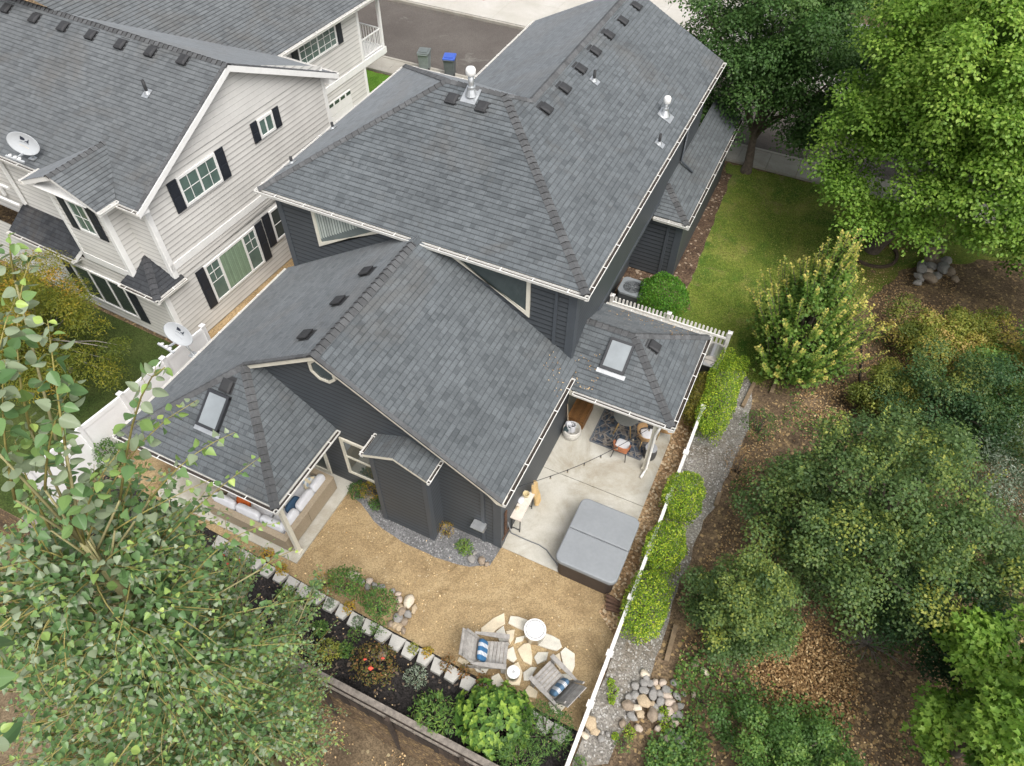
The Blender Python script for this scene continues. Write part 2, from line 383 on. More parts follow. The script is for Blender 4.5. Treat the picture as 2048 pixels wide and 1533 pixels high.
def vent_cap(mb, p, n, s=1., up=None):
    """black box roof vent lying on a slope"""
    n = V(n).normalized(); u = (V((0, 0, 1))-n*n.z).normalized(); a = u.cross(n)
    R = Matrix((a, u, n)).transposed(); p = V(p)
    mb.mesh([p+R@V(q)*s for q in ((-.2, -.2, .008), (.2, -.2, .008), (.2, .26, .008), (-.2, .26, .008))], [(0, 1, 2, 3)])
    prof = [(-.14, -.17, .015), (.14, -.17, .015), (.14, .12, .015), (-.14, .12, .015), (-.17, -.20, .07), (.17, -.20, .07), (.17, .15, .055), (-.17, .15, .055),
            (-.16, -.19, .10), (.16, -.19, .10), (.16, .16, .075), (-.16, .16, .075), (-.11, -.13, .125), (.11, -.13, .125), (.11, .1, .10), (-.11, .1, .10)]
    fs = [(12, 13, 14, 15)]
    for k in (0, 4, 8): fs += [(k+i, k+(i+1) % 4, k+4+(i+1) % 4, k+4+i) for i in range(4)]
    mb.mesh([p+R@V(q)*s for q in prof], fs)
def vents(parent, spots, n):
    for p in spots:
        m = MB(); vent_cap(m, p, n); o = m.build('roof_vent', VENTM, parent)
def pipe(parent, p, n, h=.34, r=.045, black=True):
    m = MB(); n = V(n).normalized(); u = (V((0, 0, 1))-n*n.z).normalized(); a = u.cross(n); p = V(p)
    m.tube([p-V((0, 0, .05)), p+V((0, 0, h))], r, 10); o = m.build('vent_pipe', VENTM if black else GALV, parent, True)
    f = MB(); q = [p+a*x+u*y+n*.02 for x, y in ((-.13, -.18), (.13, -.18), (.13, .14), (-.13, .14))]; f.prism(q, n*.006); f.lathe([(.1, 0), (r+.01, .09)], p, 12); f.build('flashing', GALV, o)
def flue(parent, p, n, h=.75, r=.07):
    m = MB(); n = V(n).normalized(); u = (V((0, 0, 1))-n*n.z).normalized(); a = u.cross(n); p = V(p)
    m.lathe([(r, -.05), (r, h-.12)], p, 14); o = m.build('flue_pipe', GALV, parent, True)
    f = MB(); f.prism([p+a*x+u*y+n*.02 for x, y in ((-.24, -.3), (.24, -.3), (.24, .22), (-.24, .22))], n*.006); f.lathe([(.19, .0), (r+.02, .2), (r+.04, .2), (r+.04, .26)], p, 14); f.build('flashing', GALV, o)
    c = MB(); c.lathe([(r+.035, h-.2), (r+.06, h-.17), (r+.06, h-.03), (r+.03, h+.02), (.02, h+.03)], p, 14); c.build('flue_cap', WHITE, o, True)
def skylight(parent, p, n, w, l):
    n = V(n).normalized(); u = (V((0, 0, 1))-n*n.z).normalized(); a = u.cross(n); p = V(p); R = Matrix((a, u, n)).transposed()
    f = MB()
    for x, y, sx, sy in ((-w/2, 0, .07, l), (w/2, 0, .07, l), (0, -l/2, w+.07, .08), (0, l/2, w+.07, .08)): f.box(p+R@V((x, y, .06)), (sx, sy, .12 if sx < .1 else .118), R)
    o = f.build('skylight', BLACKM, parent)
    g = MB(); g.box(p+R@V((0, 0, .10)), (w-.06, l-.06, .02), R); g.build('skylight_pane', SKYL, o)
    t = MB(); t.box(p+R@V((0, -l/2-.11, .018)), (w+.2, .13, .012), R); t.build('apron_flashing', GALV, o)
# ------------------------------------------------------------------ the dark grey house
H = thing('house', (-9, 15, 0), 'two storey dark grey house with hipped shingle roofs in the middle of the photo', 'house')
E_ = 6.05
uR = MB()
A1, A2, A3, A4 = (-14.23, 12.97, E_), (-3.88, 12.97, E_), (-8.31, 17.38, 8.26), (-10.2, 17.38, 8.26)
wr0, wr1 = (-7.71, 17.91, 7.97), (-7.71, 26.9, 7.97)
RF, LF, WL0, WL1 = (-3.88, 26.9, E_), (-14.23, 21.39, E_), (-11.53, 21.39, E_), (-11.53, 26.9, E_)
for pl in ([A1, A2, A3, A4], [LF, A1, A4], [A2, RF, wr1, wr0, A3], [A4, LF, WL0, wr0, A3], [WL1, WL0, wr0, wr1]): lapped(uR, pl, .145, .011)
uR.build('upper_roof', SH_A, H)
S5 = 1/math.sqrt(1.25)
nB, nR, nL, nF = V((0, -.5, 1))*S5, V((.5, 0, 1))*S5, V((-.5, 0, 1))*S5, V((0, .5, 1))*S5
c = MB()
caps(c, A2, A3, nB, nR); caps(c, A1, A4, nB, nL); caps(c, A4, A3, nB, nF); caps(c, wr0, A3, nF, nR); caps(c, wr1, wr0, nL, nR); caps(c, LF, A4, nL, nF)
c.each('ridge_caps', CAP_A, H)
lo = MB()
GR = [(-3.92, 8.11, 3.03), (-3.92, 13.25, 3.03), (-8.88, 13.25, 6.12), (-8.88, 8.11, 6.12)]
GL = [(-14.31, 13.25, 2.75), (-14.31, 8.11, 2.75), (-8.88, 8.11, 6.12), (-8.88, 13.25, 6.12)]
lapped(lo, GR, .145, .011); lapped(lo, GL, .145, .011); lapped(lo, [(-14.31, 8.11, 2.75), (-14.31, 5.68, 2.75), (-11.37, 8.11, 4.574)], .145, .011)
lapped(lo, [(-14.31, 5.68, 2.75), (-9.08, 5.68, 2.75), (-11.37, 8.11, 4.574)], .145, .011)
lapped(lo, [(-9.08, 5.68, 2.75), (-9.08, 8.42, 2.75), (-11.37, 8.42, 4.574), (-11.37, 8.11, 4.574)], .145, .011)
lo.build('lower_roof', SH_A, H)
nGR, nGL = V((.6225, 0, 1)).normalized(), V((-.6225, 0, 1)).normalized()
nPR, nPB = V((1.894/2.4, 0, 1)).normalized(), V((0, -1.894/2.54, 1)).normalized()
c = MB(); caps(c, (-8.88, 8.11, 6.12), (-8.88, 12.75, 6.12), nGL, nGR, .17); caps(c, (-9.08, 5.68, 2.75), (-11.37, 8.11, 4.574), nPB, nPR); caps(c, (-14.31, 5.68, 2.75), (-11.37, 8.11, 4.574), nPB, nGL)
# starter shingles along the open rakes
for (x0, z0), (x1, z1), nn in (((-3.92, 3.03), (-8.88, 6.12), nGR), ((-11.37, 4.574), (-8.88, 6.12), nGL)):
    c.cut(); k = 0; L = math.hypot(x1-x0, z1-z0); dx = V((x1-x0, 0, z1-z0))/L
    while k < L:
        p = V((x0, 8.09, z0))+dx*k; q = p+dx*min(.3, L-k); b = V((0, .11, 0)); n1 = nn*.026; n2 = nn*.012
        cap_piece(c, [p+n1, p+n1+b, q+n2+b, q+n2, p-nn*.03, q-nn*.03], [(0, 1, 2, 3), (4, 0, 3, 5)], [p, p+b, p+n1*1.0+b, p+n1]); k += .29
c.each('ridge_caps', CAP_A, H)
po = MB()
PA, PB_, PC = (-.83, 12.54, 2.68), (-.83, 16.34, 2.68), (-2.73, 14.44, 3.67)
lapped(po, [(-4.6, 12.54, 2.68), PA, PC, (-4.6, 14.44, 3.67)], .145, .011); lapped(po, [PA, PB_, PC], .145, .011); lapped(po, [PB_, (-4.6, 16.34, 2.68), (-4.6, 14.44, 3.67), PC], .145, .011)
po.build('patio_roof', SH_A, H)
c = MB(); n1, n2, n3 = V((0, -.522, 1)), V((.522, 0, 1)), V((0, .522, 1)); caps(c, PA, PC, n1, n2); caps(c, PB_, PC, n3, n2); caps(c, PC, (-4.3, 14.44, 3.67), n1, n3); c.each('ridge_caps', CAP_A, H)
bp = MB(); BA, BB = (-2.97, 21.26, 2.81), (-2.97, 29.3, 2.81); BC = (-4.19, 22.45, 3.4)
lapped(bp, [(-4.25, 21.26, 2.81), BA, (-4.19, 22.48, 3.415), (-4.25, 22.48, 3.415)], .145, .011); lapped(bp, [BA, BB, (-4.19, 29.3, 3.415), (-4.19, 22.48, 3.415)], .145, .011)
bp.build('side_roof', SH_A, H)
c = MB(); caps(c, BA, (-4.19, 22.48, 3.415), (0, -.5, 1), (.5, 0, 1)); c.each('ridge_caps', CAP_A, H)
# walls
w = MB()
wall_strip(w, [(-11.6, 8.41, 0), (-4.11, 8.41, 0), (-4.11, 8.41, 2.98), (-8.88, 8.41, 5.97), (-11.6, 8.41, 4.28)], (0, -1, 0))
wall_strip(w, [(-14.0, 8.41, 0), (-11.6, 8.41, 0), (-11.6, 8.41, 4.28), (-14.0, 8.41, 2.8)], (0, -1, 0))
wall_strip(w, [(-4.11, 8.41, 0), (-4.11, 13.23, 0), (-4.11, 13.23, 3.0), (-4.11, 8.41, 3.0)], (1, 0, 0))
wall_strip(w, [(-14.0, 8.41, 0), (-14.0, 13.3, 0), (-14.0, 13.3, 2.75), (-14.0, 8.41, 2.75)], (-1, 0, 0))
wall_strip(w, [(-13.93, 13.23, 0), (-4.19, 13.23, 0), (-4.19, 13.23, 5.95), (-13.93, 13.23, 5.95)], (0, -1, 0))
wall_strip(w, [(-13.93, 13.23, 0), (-13.93, 21.1, 0), (-13.93, 21.1, 5.95), (-13.93, 13.23, 5.95)], (-1, 0, 0))
wall_strip(w, [(-13.93, 21.1, 0), (-11.25, 21.1, 0), (-11.25, 21.1, 5.95), (-13.93, 21.1, 5.95)], (0, 1, 0))
wall_strip(w, [(-11.25, 21.1, 0), (-11.25, 26.5, 0), (-11.25, 26.5, 5.95), (-11.25, 21.1, 5.95)], (-1, 0, 0))
wall_strip(w, [(-11.25, 26.5, 0), (-4.19, 26.5, 0), (-4.19, 26.5, 5.95), (-7.71, 26.5, 7.8), (-11.25, 26.5, 5.95)], (0, 1, 0))
wall_strip(w, [(-4.19, 13.23, 3.08), (-4.19, 26.5, 3.08), (-4.19, 26.5, 5.95), (-4.19, 13.23, 5.95)], (1, 0, 0))
wall_strip(w, [(-4.85, 13.23, 0), (-4.85, 21.5, 0), (-4.85, 21.5, 3.1), (-4.85, 13.23, 3.1)], (1, 0, 0))
wall_strip(w, [(-4.85, 21.5, 0), (-3.12, 21.5, 0), (-3.12, 21.5, 2.75), (-4.85, 21.5, 2.75)], (0, -1, 0))
wall_strip(w, [(-3.12, 21.5, 0), (-3.12, 29.0, 0), (-3.12, 29.0, 2.75), (-3.12, 21.5, 2.75)], (1, 0, 0))
wall_strip(w, [(-4.19, 29.0, 0), (-3.12, 29.0, 0), (-3.12, 29.0, 2.75), (-4.19, 29.0, 3.2)], (0, 1, 0))
wall_strip(w, [(-4.19, 26.5, 0), (-4.19, 29.0, 0), (-4.19, 29.0, 3.2), (-4.19, 26.5, 3.2)], (-1, 0, 0))
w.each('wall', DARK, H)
sf = MBP()
sf.prism([(-14.2, 13.0, 5.86), (-3.92, 13.0, 5.86), (-3.92, 26.86, 5.86), (-11.5, 26.86, 5.86), (-11.5, 21.36, 5.86), (-14.2, 21.36, 5.86)], (0, 0, .02))
sf.prism([(-4.88, 13.25, 3.06), (-4.17, 13.25, 3.06), (-4.17, 26.5, 3.06), (-4.88, 26.5, 3.06)], (0, 0, .02))
sf.prism([(-4.86, 21.3, 2.62), (-3.0, 21.3, 2.62), (-3.0, 29.25, 2.62), (-4.86, 29.25, 2.62)], (0, 0, .02))
sf.prism([(-14.28, 5.72, 2.5), (-9.12, 5.72, 2.5), (-9.12, 8.38, 2.5), (-14.28, 8.38, 2.5)], (0, 0, .02))
sf.prism([(-4.6, 12.58, 2.46), (-.87, 12.58, 2.46), (-.87, 16.3, 2.46), (-4.6, 16.3, 2.46)], (0, 0, .02))
sf.prism([(-4.1, 8.42, 2.8), (-3.94, 8.42, 2.8), (-3.94, 13.2, 2.8), (-4.1, 13.2, 2.8)], (0, 0, .02))
sf.each('soffit', CREAM, H)
tr = MBP()
def corner(mb, x, y, z0, z1, sx, sy, w=.2, t=.03):
    mb.box((x-sx*(w/2-t), y+sy*t/2, (z0+z1)/2), (w, t, z1-z0)); mb.box((x+sx*t/2, y-sy*(w/2), (z0+z1)/2), (t, w, z1-z0))
corner(tr, -4.11, 8.41, 0, 2.85, 1, -1, .24); corner(tr, -4.19, 13.23, 2.9, 5.86, 1, -1, .24); corner(tr, -13.93, 13.23, 0, 5.86, -1, -1); corner(tr, -3.12, 21.5, 0, 2.62, 1, -1, .26)
tr.box((-4.62, 8.385, 1.42), (.1, .05, 2.84)); tr.box((-4.75, 13.205, 4.5), (.09, .05, 2.7)); tr.box((-3.62, 21.475, 1.31), (.1, .05, 2.6))
tr.box((-4.175, 17.5, 3.12), (.04, 8.6, .14)); tr.each('corner_board', DARKT, H)
# fascia and rake boards
fa = MBP()
fa.prism([(-14.23, 12.98, 6.0), (-3.88, 12.98, 6.0), (-3.88, 12.98, 5.8), (-14.23, 12.98, 5.8)], (0, .03, 0)); fa.prism([(-3.89, 12.97, 6.0), (-3.89, 26.9, 6.0), (-3.89, 26.9, 5.8), (-3.89, 12.97, 5.8)], (-.03, 0, 0))
fa.prism([(-14.22, 12.97, 6.0), (-14.22, 21.4, 6.0), (-14.22, 21.4, 5.8), (-14.22, 12.97, 5.8)], (.03, 0, 0)); fa.prism([(-14.23, 21.38, 6.0), (-11.5, 21.38, 6.0), (-11.5, 21.38, 5.8), (-14.23, 21.38, 5.8)], (0, -.03, 0))
fa.prism([(-11.52, 21.4, 6.0), (-11.52, 26.9, 6.0), (-11.52, 26.9, 5.8), (-11.52, 21.4, 5.8)], (.03, 0, 0))
rakeboard(fa, RF, wr1, (0, -1, 0)); rakeboard(fa, WL1, wr1, (0, -1, 0))
rakeboard(fa, (-3.95, 8.13, 3.02), (-8.88, 8.13, 6.09), (0, 1, 0), .17); rakeboard(fa, (-11.35, 8.13, 4.56), (-8.88, 8.13, 6.09), (0, 1, 0), .17)
fa.prism([(-3.9, 8.15, 2.98), (-4.45, 8.15, 3.33), (-4.45, 8.15, 3.16), (-4.1, 8.15, 2.79), (-3.9, 8.15, 2.79)], (0, .26, 0))
for a, b in (((-14.31, 5.7), (-9.08, 5.7)), ((-9.1, 5.68), (-9.1, 8.4)), ((-14.29, 5.68), (-14.29, 13.2))):
    fa.bar((*a, 2.7), (*b, 2.7), .03, .2)
for a, b in (((-3.9, 12.56), (-.83, 12.56)), ((-.85, 12.54), (-.85, 16.34)), ((-.83, 16.32), (-4.6, 16.32))): fa.bar((*a, 2.6), (*b, 2.6), .03, .18)
for a, b in (((-4.2, 21.28), (-2.97, 21.28)), ((-2.99, 21.26), (-2.99, 29.3))): fa.bar((*a, 2.74), (*b, 2.74), .03, .16)
fa.each('fascia', CREAM, H)
def gut(parent, runs, mat=GUT):
    for a, b, o in runs:
        g, d, h_ = MB(), MB(), MBP(); gutter(g, d, h_, a, b, o, first=random.uniform(.3, .8))
        q = g.build('gutter', mat, parent); d.build('debris', DEBRIS, q)
        if h_.v: h_.each('hanger_strap', GUT, q)
gut(H, [((-14.34, 12.97, 6.02), (-8.95, 12.97, 6.02), (0, -1, 0)), ((-8.8, 12.97, 6.02), (-3.77, 12.97, 6.02), (0, -1, 0)), ((-3.88, 12.86, 6.02), (-3.88, 26.9, 6.02), (1, 0, 0)),
        ((-14.23, 12.86, 6.02), (-14.23, 21.39, 6.02), (-1, 0, 0)), ((-11.53, 21.39, 6.02), (-11.53, 26.9, 6.02), (-1, 0, 0)), ((-14.34, 21.39, 6.02), (-11.64, 21.39, 6.02), (0, 1, 0)),
        ((-3.92, 8.11, 3.0), (-3.92, 12.7, 3.0), (1, 0, 0)), ((-14.31, 5.57, 2.72), (-14.31, 13.2, 2.72), (-1, 0, 0)),
        ((-14.42, 5.68, 2.72), (-8.97, 5.68, 2.72), (0, -1, 0)), ((-9.08, 5.57, 2.72), (-9.08, 8.4, 2.72), (1, 0, 0)),
        ((-3.77, 12.54, 2.65), (-.72, 12.54, 2.65), (0, -1, 0)), ((-.83, 12.43, 2.65), (-.83, 16.45, 2.65), (1, 0, 0)), ((-.72, 16.34, 2.65), (-4.2, 16.34, 2.65), (0, 1, 0)),
        ((-4.19, 21.26, 2.78), (-2.86, 21.26, 2.78), (0, -1, 0)), ((-2.97, 21.15, 2.78), (-2.97, 29.3, 2.78), (1, 0, 0))])
# fireplace box on the rear gable wall
fb = MB()
wall_strip(fb, [(-7.56, 7.8, 0), (-5.93, 7.8, 0), (-5.93, 7.8, 3.32), (-6.74, 7.8, 3.68), (-7.56, 7.8, 3.32)], (0, -1, 0)); wall_strip(fb, [(-5.93, 7.8, 0), (-5.93, 8.41, 0), (-5.93, 8.41, 3.32), (-5.93, 7.8, 3.32)], (1, 0, 0)); wall_strip(fb, [(-7.56, 7.8, 0), (-7.56, 8.41, 0), (-7.56, 8.41, 3.32), (-7.56, 7.8, 3.32)], (-1, 0, 0))
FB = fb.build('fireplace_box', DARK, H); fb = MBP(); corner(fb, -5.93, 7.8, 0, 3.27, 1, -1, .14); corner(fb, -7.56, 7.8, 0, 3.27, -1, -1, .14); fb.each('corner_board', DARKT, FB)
fr = MB(); lapped(fr, [(-5.8, 7.68, 3.36), (-5.8, 8.41, 3.36), (-6.74, 8.41, 3.8), (-6.74, 7.68, 3.8)], .145, .011); lapped(fr, [(-7.68, 7.68, 3.36), (-7.68, 8.41, 3.36), (-6.74, 8.41, 3.8), (-6.74, 7.68, 3.8)], .145, .011); fr.build('box_roof', SH_A, FB)
ff = MBP(); rakeboard(ff, (-5.8, 7.7, 3.35), (-6.74, 7.7, 3.79), (0, 1, 0), .12); rakeboard(ff, (-7.68, 7.7, 3.35), (-6.74, 7.7, 3.79), (0, 1, 0), .12); ff.each('box_fascia', CREAM, FB)
for a, b, o in (((-5.8, 7.66, 3.35), (-5.8, 8.4, 3.35), (1, 0, 0)), ((-7.68, 7.66, 3.35), (-7.68, 8.4, 3.35), (-1, 0, 0))):
    g, d, h_ = MB(), MB(), MB(); gutter(g, d, h_, a, b, o, .1, .09, .08, .55); g.build('box_gutter', GUT, FB); d.build('box_debris', DEBRIS, FB); h_.build('box_straps', GUT, FB)
# windows
Y = 13.215
window(H, [(-12.64, Y, 4.30), (-12.64, Y, 5.78), (-10.2, Y, 5.78), (-10.28, Y, 5.74)], (0, -1, 0), CREAM, glass('curtained_glass', (.10, .12, .115)), .11)
cu = MB()
for k in range(22):
    x = -12.5+k*.1; z0 = 4.55+.62*max(0, (x+12.64))
    if z0 < 5.6: cu.box((x, 13.2, (z0+5.7)/2), (.07, .012, 5.7-z0), t=random.random())
cu.build('curtain', simple('curtain_slats', (.42, .46, .42), .7, .1, 3, tint=.2), H)
window(H, [(-5.52, Y, 4.30), (-7.92, Y, 5.74), (-7.99, Y, 5.78), (-5.52, Y, 5.78)], (0, -1, 0), CREAM, GLASS_T, .11)
oc = [(-8.95+.41*math.cos(math.radians(22.5+45*k)), 8.39, 5.27+.41*math.sin(math.radians(22.5+45*k))) for k in range(8)]
window(H, oc, (0, -1, 0), CREAM, GLASS_T, .07)
window(H, [(-9.06, 8.395, .66), (-7.72, 8.395, .66), (-7.72, 8.395, 2.42), (-9.06, 8.395, 2.42)], (0, -1, 0), CREAM, GLASS_T, .1, bars=[((-8.98, 8.395, 1.54), (-7.8, 8.395, 1.54))])
window(H, [(-11.7, 8.395, .06), (-9.8, 8.395, .06), (-9.8, 8.395, 2.1), (-11.7, 8.395, 2.1)], (0, -1, 0), CREAM, GLASS_T, .1, bars=[((-10.75, 8.395, .12), (-10.75, 8.395, 2.04))], fl='sliding_door')
# posts of the two patio roofs
for x, y, z in ((-9.17, 5.83, 2.5), (-1.27, 12.72, 2.46)):
    m = MB(); m.box((x, y, z/2), (.115, .115, z)); m.box((x, y, .05), (.16, .16, .1)); m.box((x, y, z-.06), (.16, .16, .12)); m.build('post', CREAM, H)
m = MB(); m.tube([(-1.12, 12.55, 2.45), (-1.16, 12.56, 2.2), (-1.2, 12.6, 2.0), (-1.2, 12.6, .22), (-1.22, 12.5, .08), (-1.25, 12.32, .05)], .042, 8); m.build('downspout', GUT, H, True)
vents(H, [on_pl(x, y, A2, nB) for x, y in ((905, 199), (965, 215))], nB)
vents(H, [on_pl(x, y, A2, nR) for x, y in ((1091, 219), (1128, 178), (1160, 139), (1189, 104), (1216, 71), (1244, 43), (1272, 14))], nR)
vents(H, [on_pl(x, y, GL[1], nGL) for x, y in ((735, 545), (679, 604), (614, 672))], nGL)
nPL = V((0, -1.894/2.54, 1))
vents(H, [on_pl(456, 771, (-9, 5.57, 2.68), nPL)], nPL); vents(H, [on_pl(1307, 694, PA, n2)], n2)
m = MB(); q = on_pl(662, 836, (-8.97, 5.57, 2.68), nPR); m.box(q+V((.02, 0, .06)), (.42, .2, .16), Matrix.Rotation(-.65, 3, 'Y')); m.build('wall_flashing', VENTM, H)
pipe(H, on_pl(1188, 162, A2, nR), nR); pipe(H, on_pl(1318, 288, A2, nR), nR); pipe(H, on_pl(666, 258, A1, (-.546, 0, 1)), (-.546, 0, 1), .22); pipe(H, on_pl(584, 327, A1, (-.546, 0, 1)), (-.546, 0, 1), .22)
flue(H, on_pl(943, 190, A2, nB), nB, .78, .085); flue(H, on_pl(1329, 231, A2, nR), nR, .62, .06)
skylight(H, on_pl(430, 822, (-9, 5.57, 2.68), nPL), nPL, .62, .92); skylight(H, on_pl(1235, 714, PA, n1), n1, .66, .88)
m = MB(); m.rbox((-4.7, 8.31, .93), (.34, .2, .26), .02); m.box((-4.7, 8.2, .95), (.26, .03, .14)); m.box((-4.7, 8.24, 1.075), (.38, .28, .02)); m.build('wall_vent_hood', GALV, H)
m = MB(); m.rbox((-4.77, 20.6, 1.7), (.16, .34, .42), .02); m.build('meter_box', simple('grey_box', (.2, .21, .22), .5), H)
m = MB(); m.tube([(-3.9, 23.9, 5.8), (-4.12, 23.9, 5.55), (-4.12, 23.9, 3.55), (-3.6, 23.9, 3.2)], .045, 8); m.build('downspout', DARKT, H, True)
# ------------------------------------------------------------------ the beige neighbour house
NT = math.radians(2.8); NO = V((-17.27, 11.81, 0)); NU = V((math.cos(NT), -math.sin(NT), 0)); NV_ = V((math.sin(NT), math.cos(NT), 0))
def N(u, v, z): return NO+NU*u+NV_*v+V((0, 0, z))
def on_u(x, y, U=0.): return on_pl(x, y, N(U, 0, 0), NU)
NB = thing('house', N(-5, 3, 0), 'beige lap sided two storey house with white trim and navy shutters behind the vinyl fence', 'house')
r = MB(); AP = 3.75; AZ = 8.08; EZ = 5.72
k = (AZ-EZ)/(AP+.95)
n_rear, n_front = NV_*-k+V((0, 0, 1)), NV_*k+V((0, 0, 1))
lapped(r, [N(.32, -.95, EZ), N(.32, AP, AZ), N(-22, AP, AZ), N(-22, -.95, EZ)], .145, .011)
lapped(r, [N(.32, AP, AZ), N(.32, 8.5, EZ), N(-2.5, 8.5, EZ), N(-2.5-(AZ-EZ)/k, AP, AZ)], .145, .011)
lapped(r, [N(-2.5, 8.5, EZ), N(-2.5, 16.5, EZ), N(-2.5-6.5, 16.5, EZ+6.5*k), N(-2.5-6.5, AP-.6, EZ+6.5*k), N(-2.5-(AZ-EZ)/k, AP, AZ)], .145, .011)
lapped(r, [N(-9, 16.5, EZ+6.5*k), N(-9, AP-.6, EZ+6.5*k), N(-22, AP-.6, EZ+1), N(-22, 16.5, EZ+1)], .145, .011)
# rear bay gable
BU, BW, BZ = -2.24, 1.62, 6.47
lapped(r, [N(BU+BW, -1.6, 5.78), N(BU, -1.6, BZ), N(BU, .62, BZ), N(BU+BW, -.9, 5.78)], .145, .011); lapped(r, [N(BU-BW, -1.6, 5.78), N(BU, -1.6, BZ), N(BU, .62, BZ), N(BU-BW, -.9, 5.78)], .145, .011)
r.build('main_roof', SH_B, NB)
r = MB()
lapped(r, [N(.14, -1.58, 2.66), N(.14, -.36, 2.66), N(0, -.36, 2.74), N(-1.1, -.6, 3.28)], .145, .011); lapped(r, [N(-1.5, -1.58, 2.66), N(.14, -1.58, 2.66), N(-1.1, -.6, 3.28)], .145, .011)
r.cut(); lapped(r, [N(-7.0, -1.5, 2.66), N(-3.75, -1.5, 2.66), N(-3.48, -.6, 3.28), N(-6.9, -.6, 3.28)], .145, .011)
r.each('skirt_roof', SH_C, NB)
c = MB(); caps(c, N(.32, AP, AZ), N(-22, AP, AZ), n_rear, n_front); caps(c, N(BU, -1.6, BZ), N(BU, .5, BZ), NU+V((0, 0, 2)), -NU+V((0, 0, 2)))
for (v0, z0), (v1, z1), nn in (((-.95, EZ), (AP, AZ), n_rear), ((8.5, EZ), (AP, AZ), n_front)):
    c.cut(); a, b = N(.3, v0, z0), N(.3, v1, z1); d = b-a; L = d.length; d.normalize(); nn = nn.normalized(); s = 0
    while s < L:
        p = a+d*s; q = a+d*min(L, s+.3); cap_piece(c, [p+nn*.03, p+nn*.03-NU*.12, q+nn*.014-NU*.12, q+nn*.014, p-nn*.05, q-nn*.05], [(0, 1, 2, 3), (4, 0, 3, 5)], [p, p-NU*.12, p+nn*.03-NU*.12, p+nn*.03]); s += .29
c.each('ridge_caps', CAP_A, NB)
c = MB(); caps(c, N(.14, -1.58, 2.66), N(-1.1, -.6, 3.28), NU+V((0, 0, 2)), -NV_+V((0, 0, 2))); c.build('skirt_caps', simple('dark_cap', (.05, .052, .057), .9, .2, 12, tint=.2), NB)
w = MB(); OUT = NU; REAR = -NV_
wall_strip(w, [N(0, -1.25, 0), N(0, 8.05, 0), N(0, 8.05, 2.9), N(0, -1.25, 2.6)], OUT, .19, .016)
wall_strip(w, [N(0, -.6, 2.6), N(0, 8.05, 2.6), N(0, 8.05, 6.12), N(0, AP, 8.0), N(0, -.6, 5.9)], OUT, .19, .016)
wall_strip(w, [N(-22, -.6, 2.6), N(0, -.6, 2.6), N(0, -.6, 5.88), N(-22, -.6, 5.88)], REAR, .19, .016)
wall_strip(w, [N(-3.45, -1.25, 0), N(0, -1.25, 0), N(0, -1.25, 2.68), N(-3.45, -1.25, 2.68)], REAR, .19, .016)
wall_strip(w, [N(-22, -1.25, 0), N(-3.45, -1.25, 0), N(-3.45, -1.25, 2.68), N(-22, -1.25, 2.68)], REAR, .19, .016)
wall_strip(w, [N(-3.42, -1.25, 2.6), N(-1.12, -1.25, 2.6), N(-1.12, -1.25, 5.9), N(BU, -1.25, 6.38), N(-3.42, -1.25, 5.9)], REAR, .19, .016)
wall_strip(w, [N(-1.12, -1.25, 2.6), N(-1.12, -.6, 2.6), N(-1.12, -.6, 5.9), N(-1.12, -1.25, 5.9)], OUT, .19, .016); wall_strip(w, [N(-3.42, -1.25, 2.6), N(-3.42, -.6, 2.6), N(-3.42, -.6, 5.9), N(-3.42, -1.25, 5.9)], -OUT, .19, .016)
wall_strip(w, [N(-2.9, 8.05, 2.85), N(-2.9, 14.0, 2.85), N(-2.9, 14.0, 5.72), N(-2.9, 8.05, 5.72)], OUT, .19, .016); wall_strip(w, [N(-2.9, 8.05, 0), N(-2.9, 14.0, 0), N(-2.9, 14.0, 2.85), N(-2.9, 8.05, 2.85)], OUT, .19, .016)
wall_strip(w, [N(-15, 14, 0), N(-2.9, 14, 0), N(-2.9, 14, 5.72), N(-15, 14, 5.72)], NV_, .19, .016); wall_strip(w, [N(0, 8.05, 0), N(-2.9, 8.05, 0), N(-2.9, 8.05, 5.9), N(0, 8.05, 5.9)], NV_, .19, .016)
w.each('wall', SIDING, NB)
def nbar(mb, a, b, w, o, t=.035): mb.bar(V(a)+o*t, V(b)+o*t, w, t, up=o)
pn = MB(); pn.prism([N(.004, .2, 6.1), N(.004, 7.75, 6.1), N(.004, AP, 7.86)], NU*.022); pn.build('gable_panel', simple('gable_board', (.66, .65, .62), .55, .05, 1.5), NB)
g2 = MB()
for z in (6.3, 6.5, 6.7, 6.9, 7.1, 7.3, 7.5, 7.7): h = (7.9-z)/k; g2.bar(N(.03, AP-h, z), N(.03, AP+h, z), .012, .012, up=NU)
g2.build('panel_joints', simple('joint_grey', (.42, .41, .39), .7), NB)
tr = MBP()
nbar(tr, N(0, -.6, 3.14), N(0, 8.05, 3.14), .26, NU); nbar(tr, N(-3.42, -1.25, 2.86), N(-1.12, -1.25, 2.86), .3, REAR)
for u, v, z0, z1 in ((0, -.6, 2.72, 5.75), (0, -1.25, 0, 2.6), (0, 8.05, 0, 6.0), (-1.12, -1.25, 2.75, 5.72), (-2.9, 14.0, 0, 5.6)):
    s = 1 if v < 0 else -1
    if v > 13: s = -1
    nbar(tr, N(u, v+s*.06, z0), N(u, v+s*.06, z1), .15, NU); nbar(tr, N(u-.06, v, z0), N(u-.06, v, z1), .15, REAR*s, .04)
nbar(tr, N(-3.36, -1.25, 2.75), N(-3.36, -1.25, 5.8), .12, REAR)
nbar(tr, N(-2.9, 8.3, 2.98), N(-2.9, 15.7, 2.98), .28, NU, .05)
tr.each('trim_board', WHITE, NB)
f = MBP()
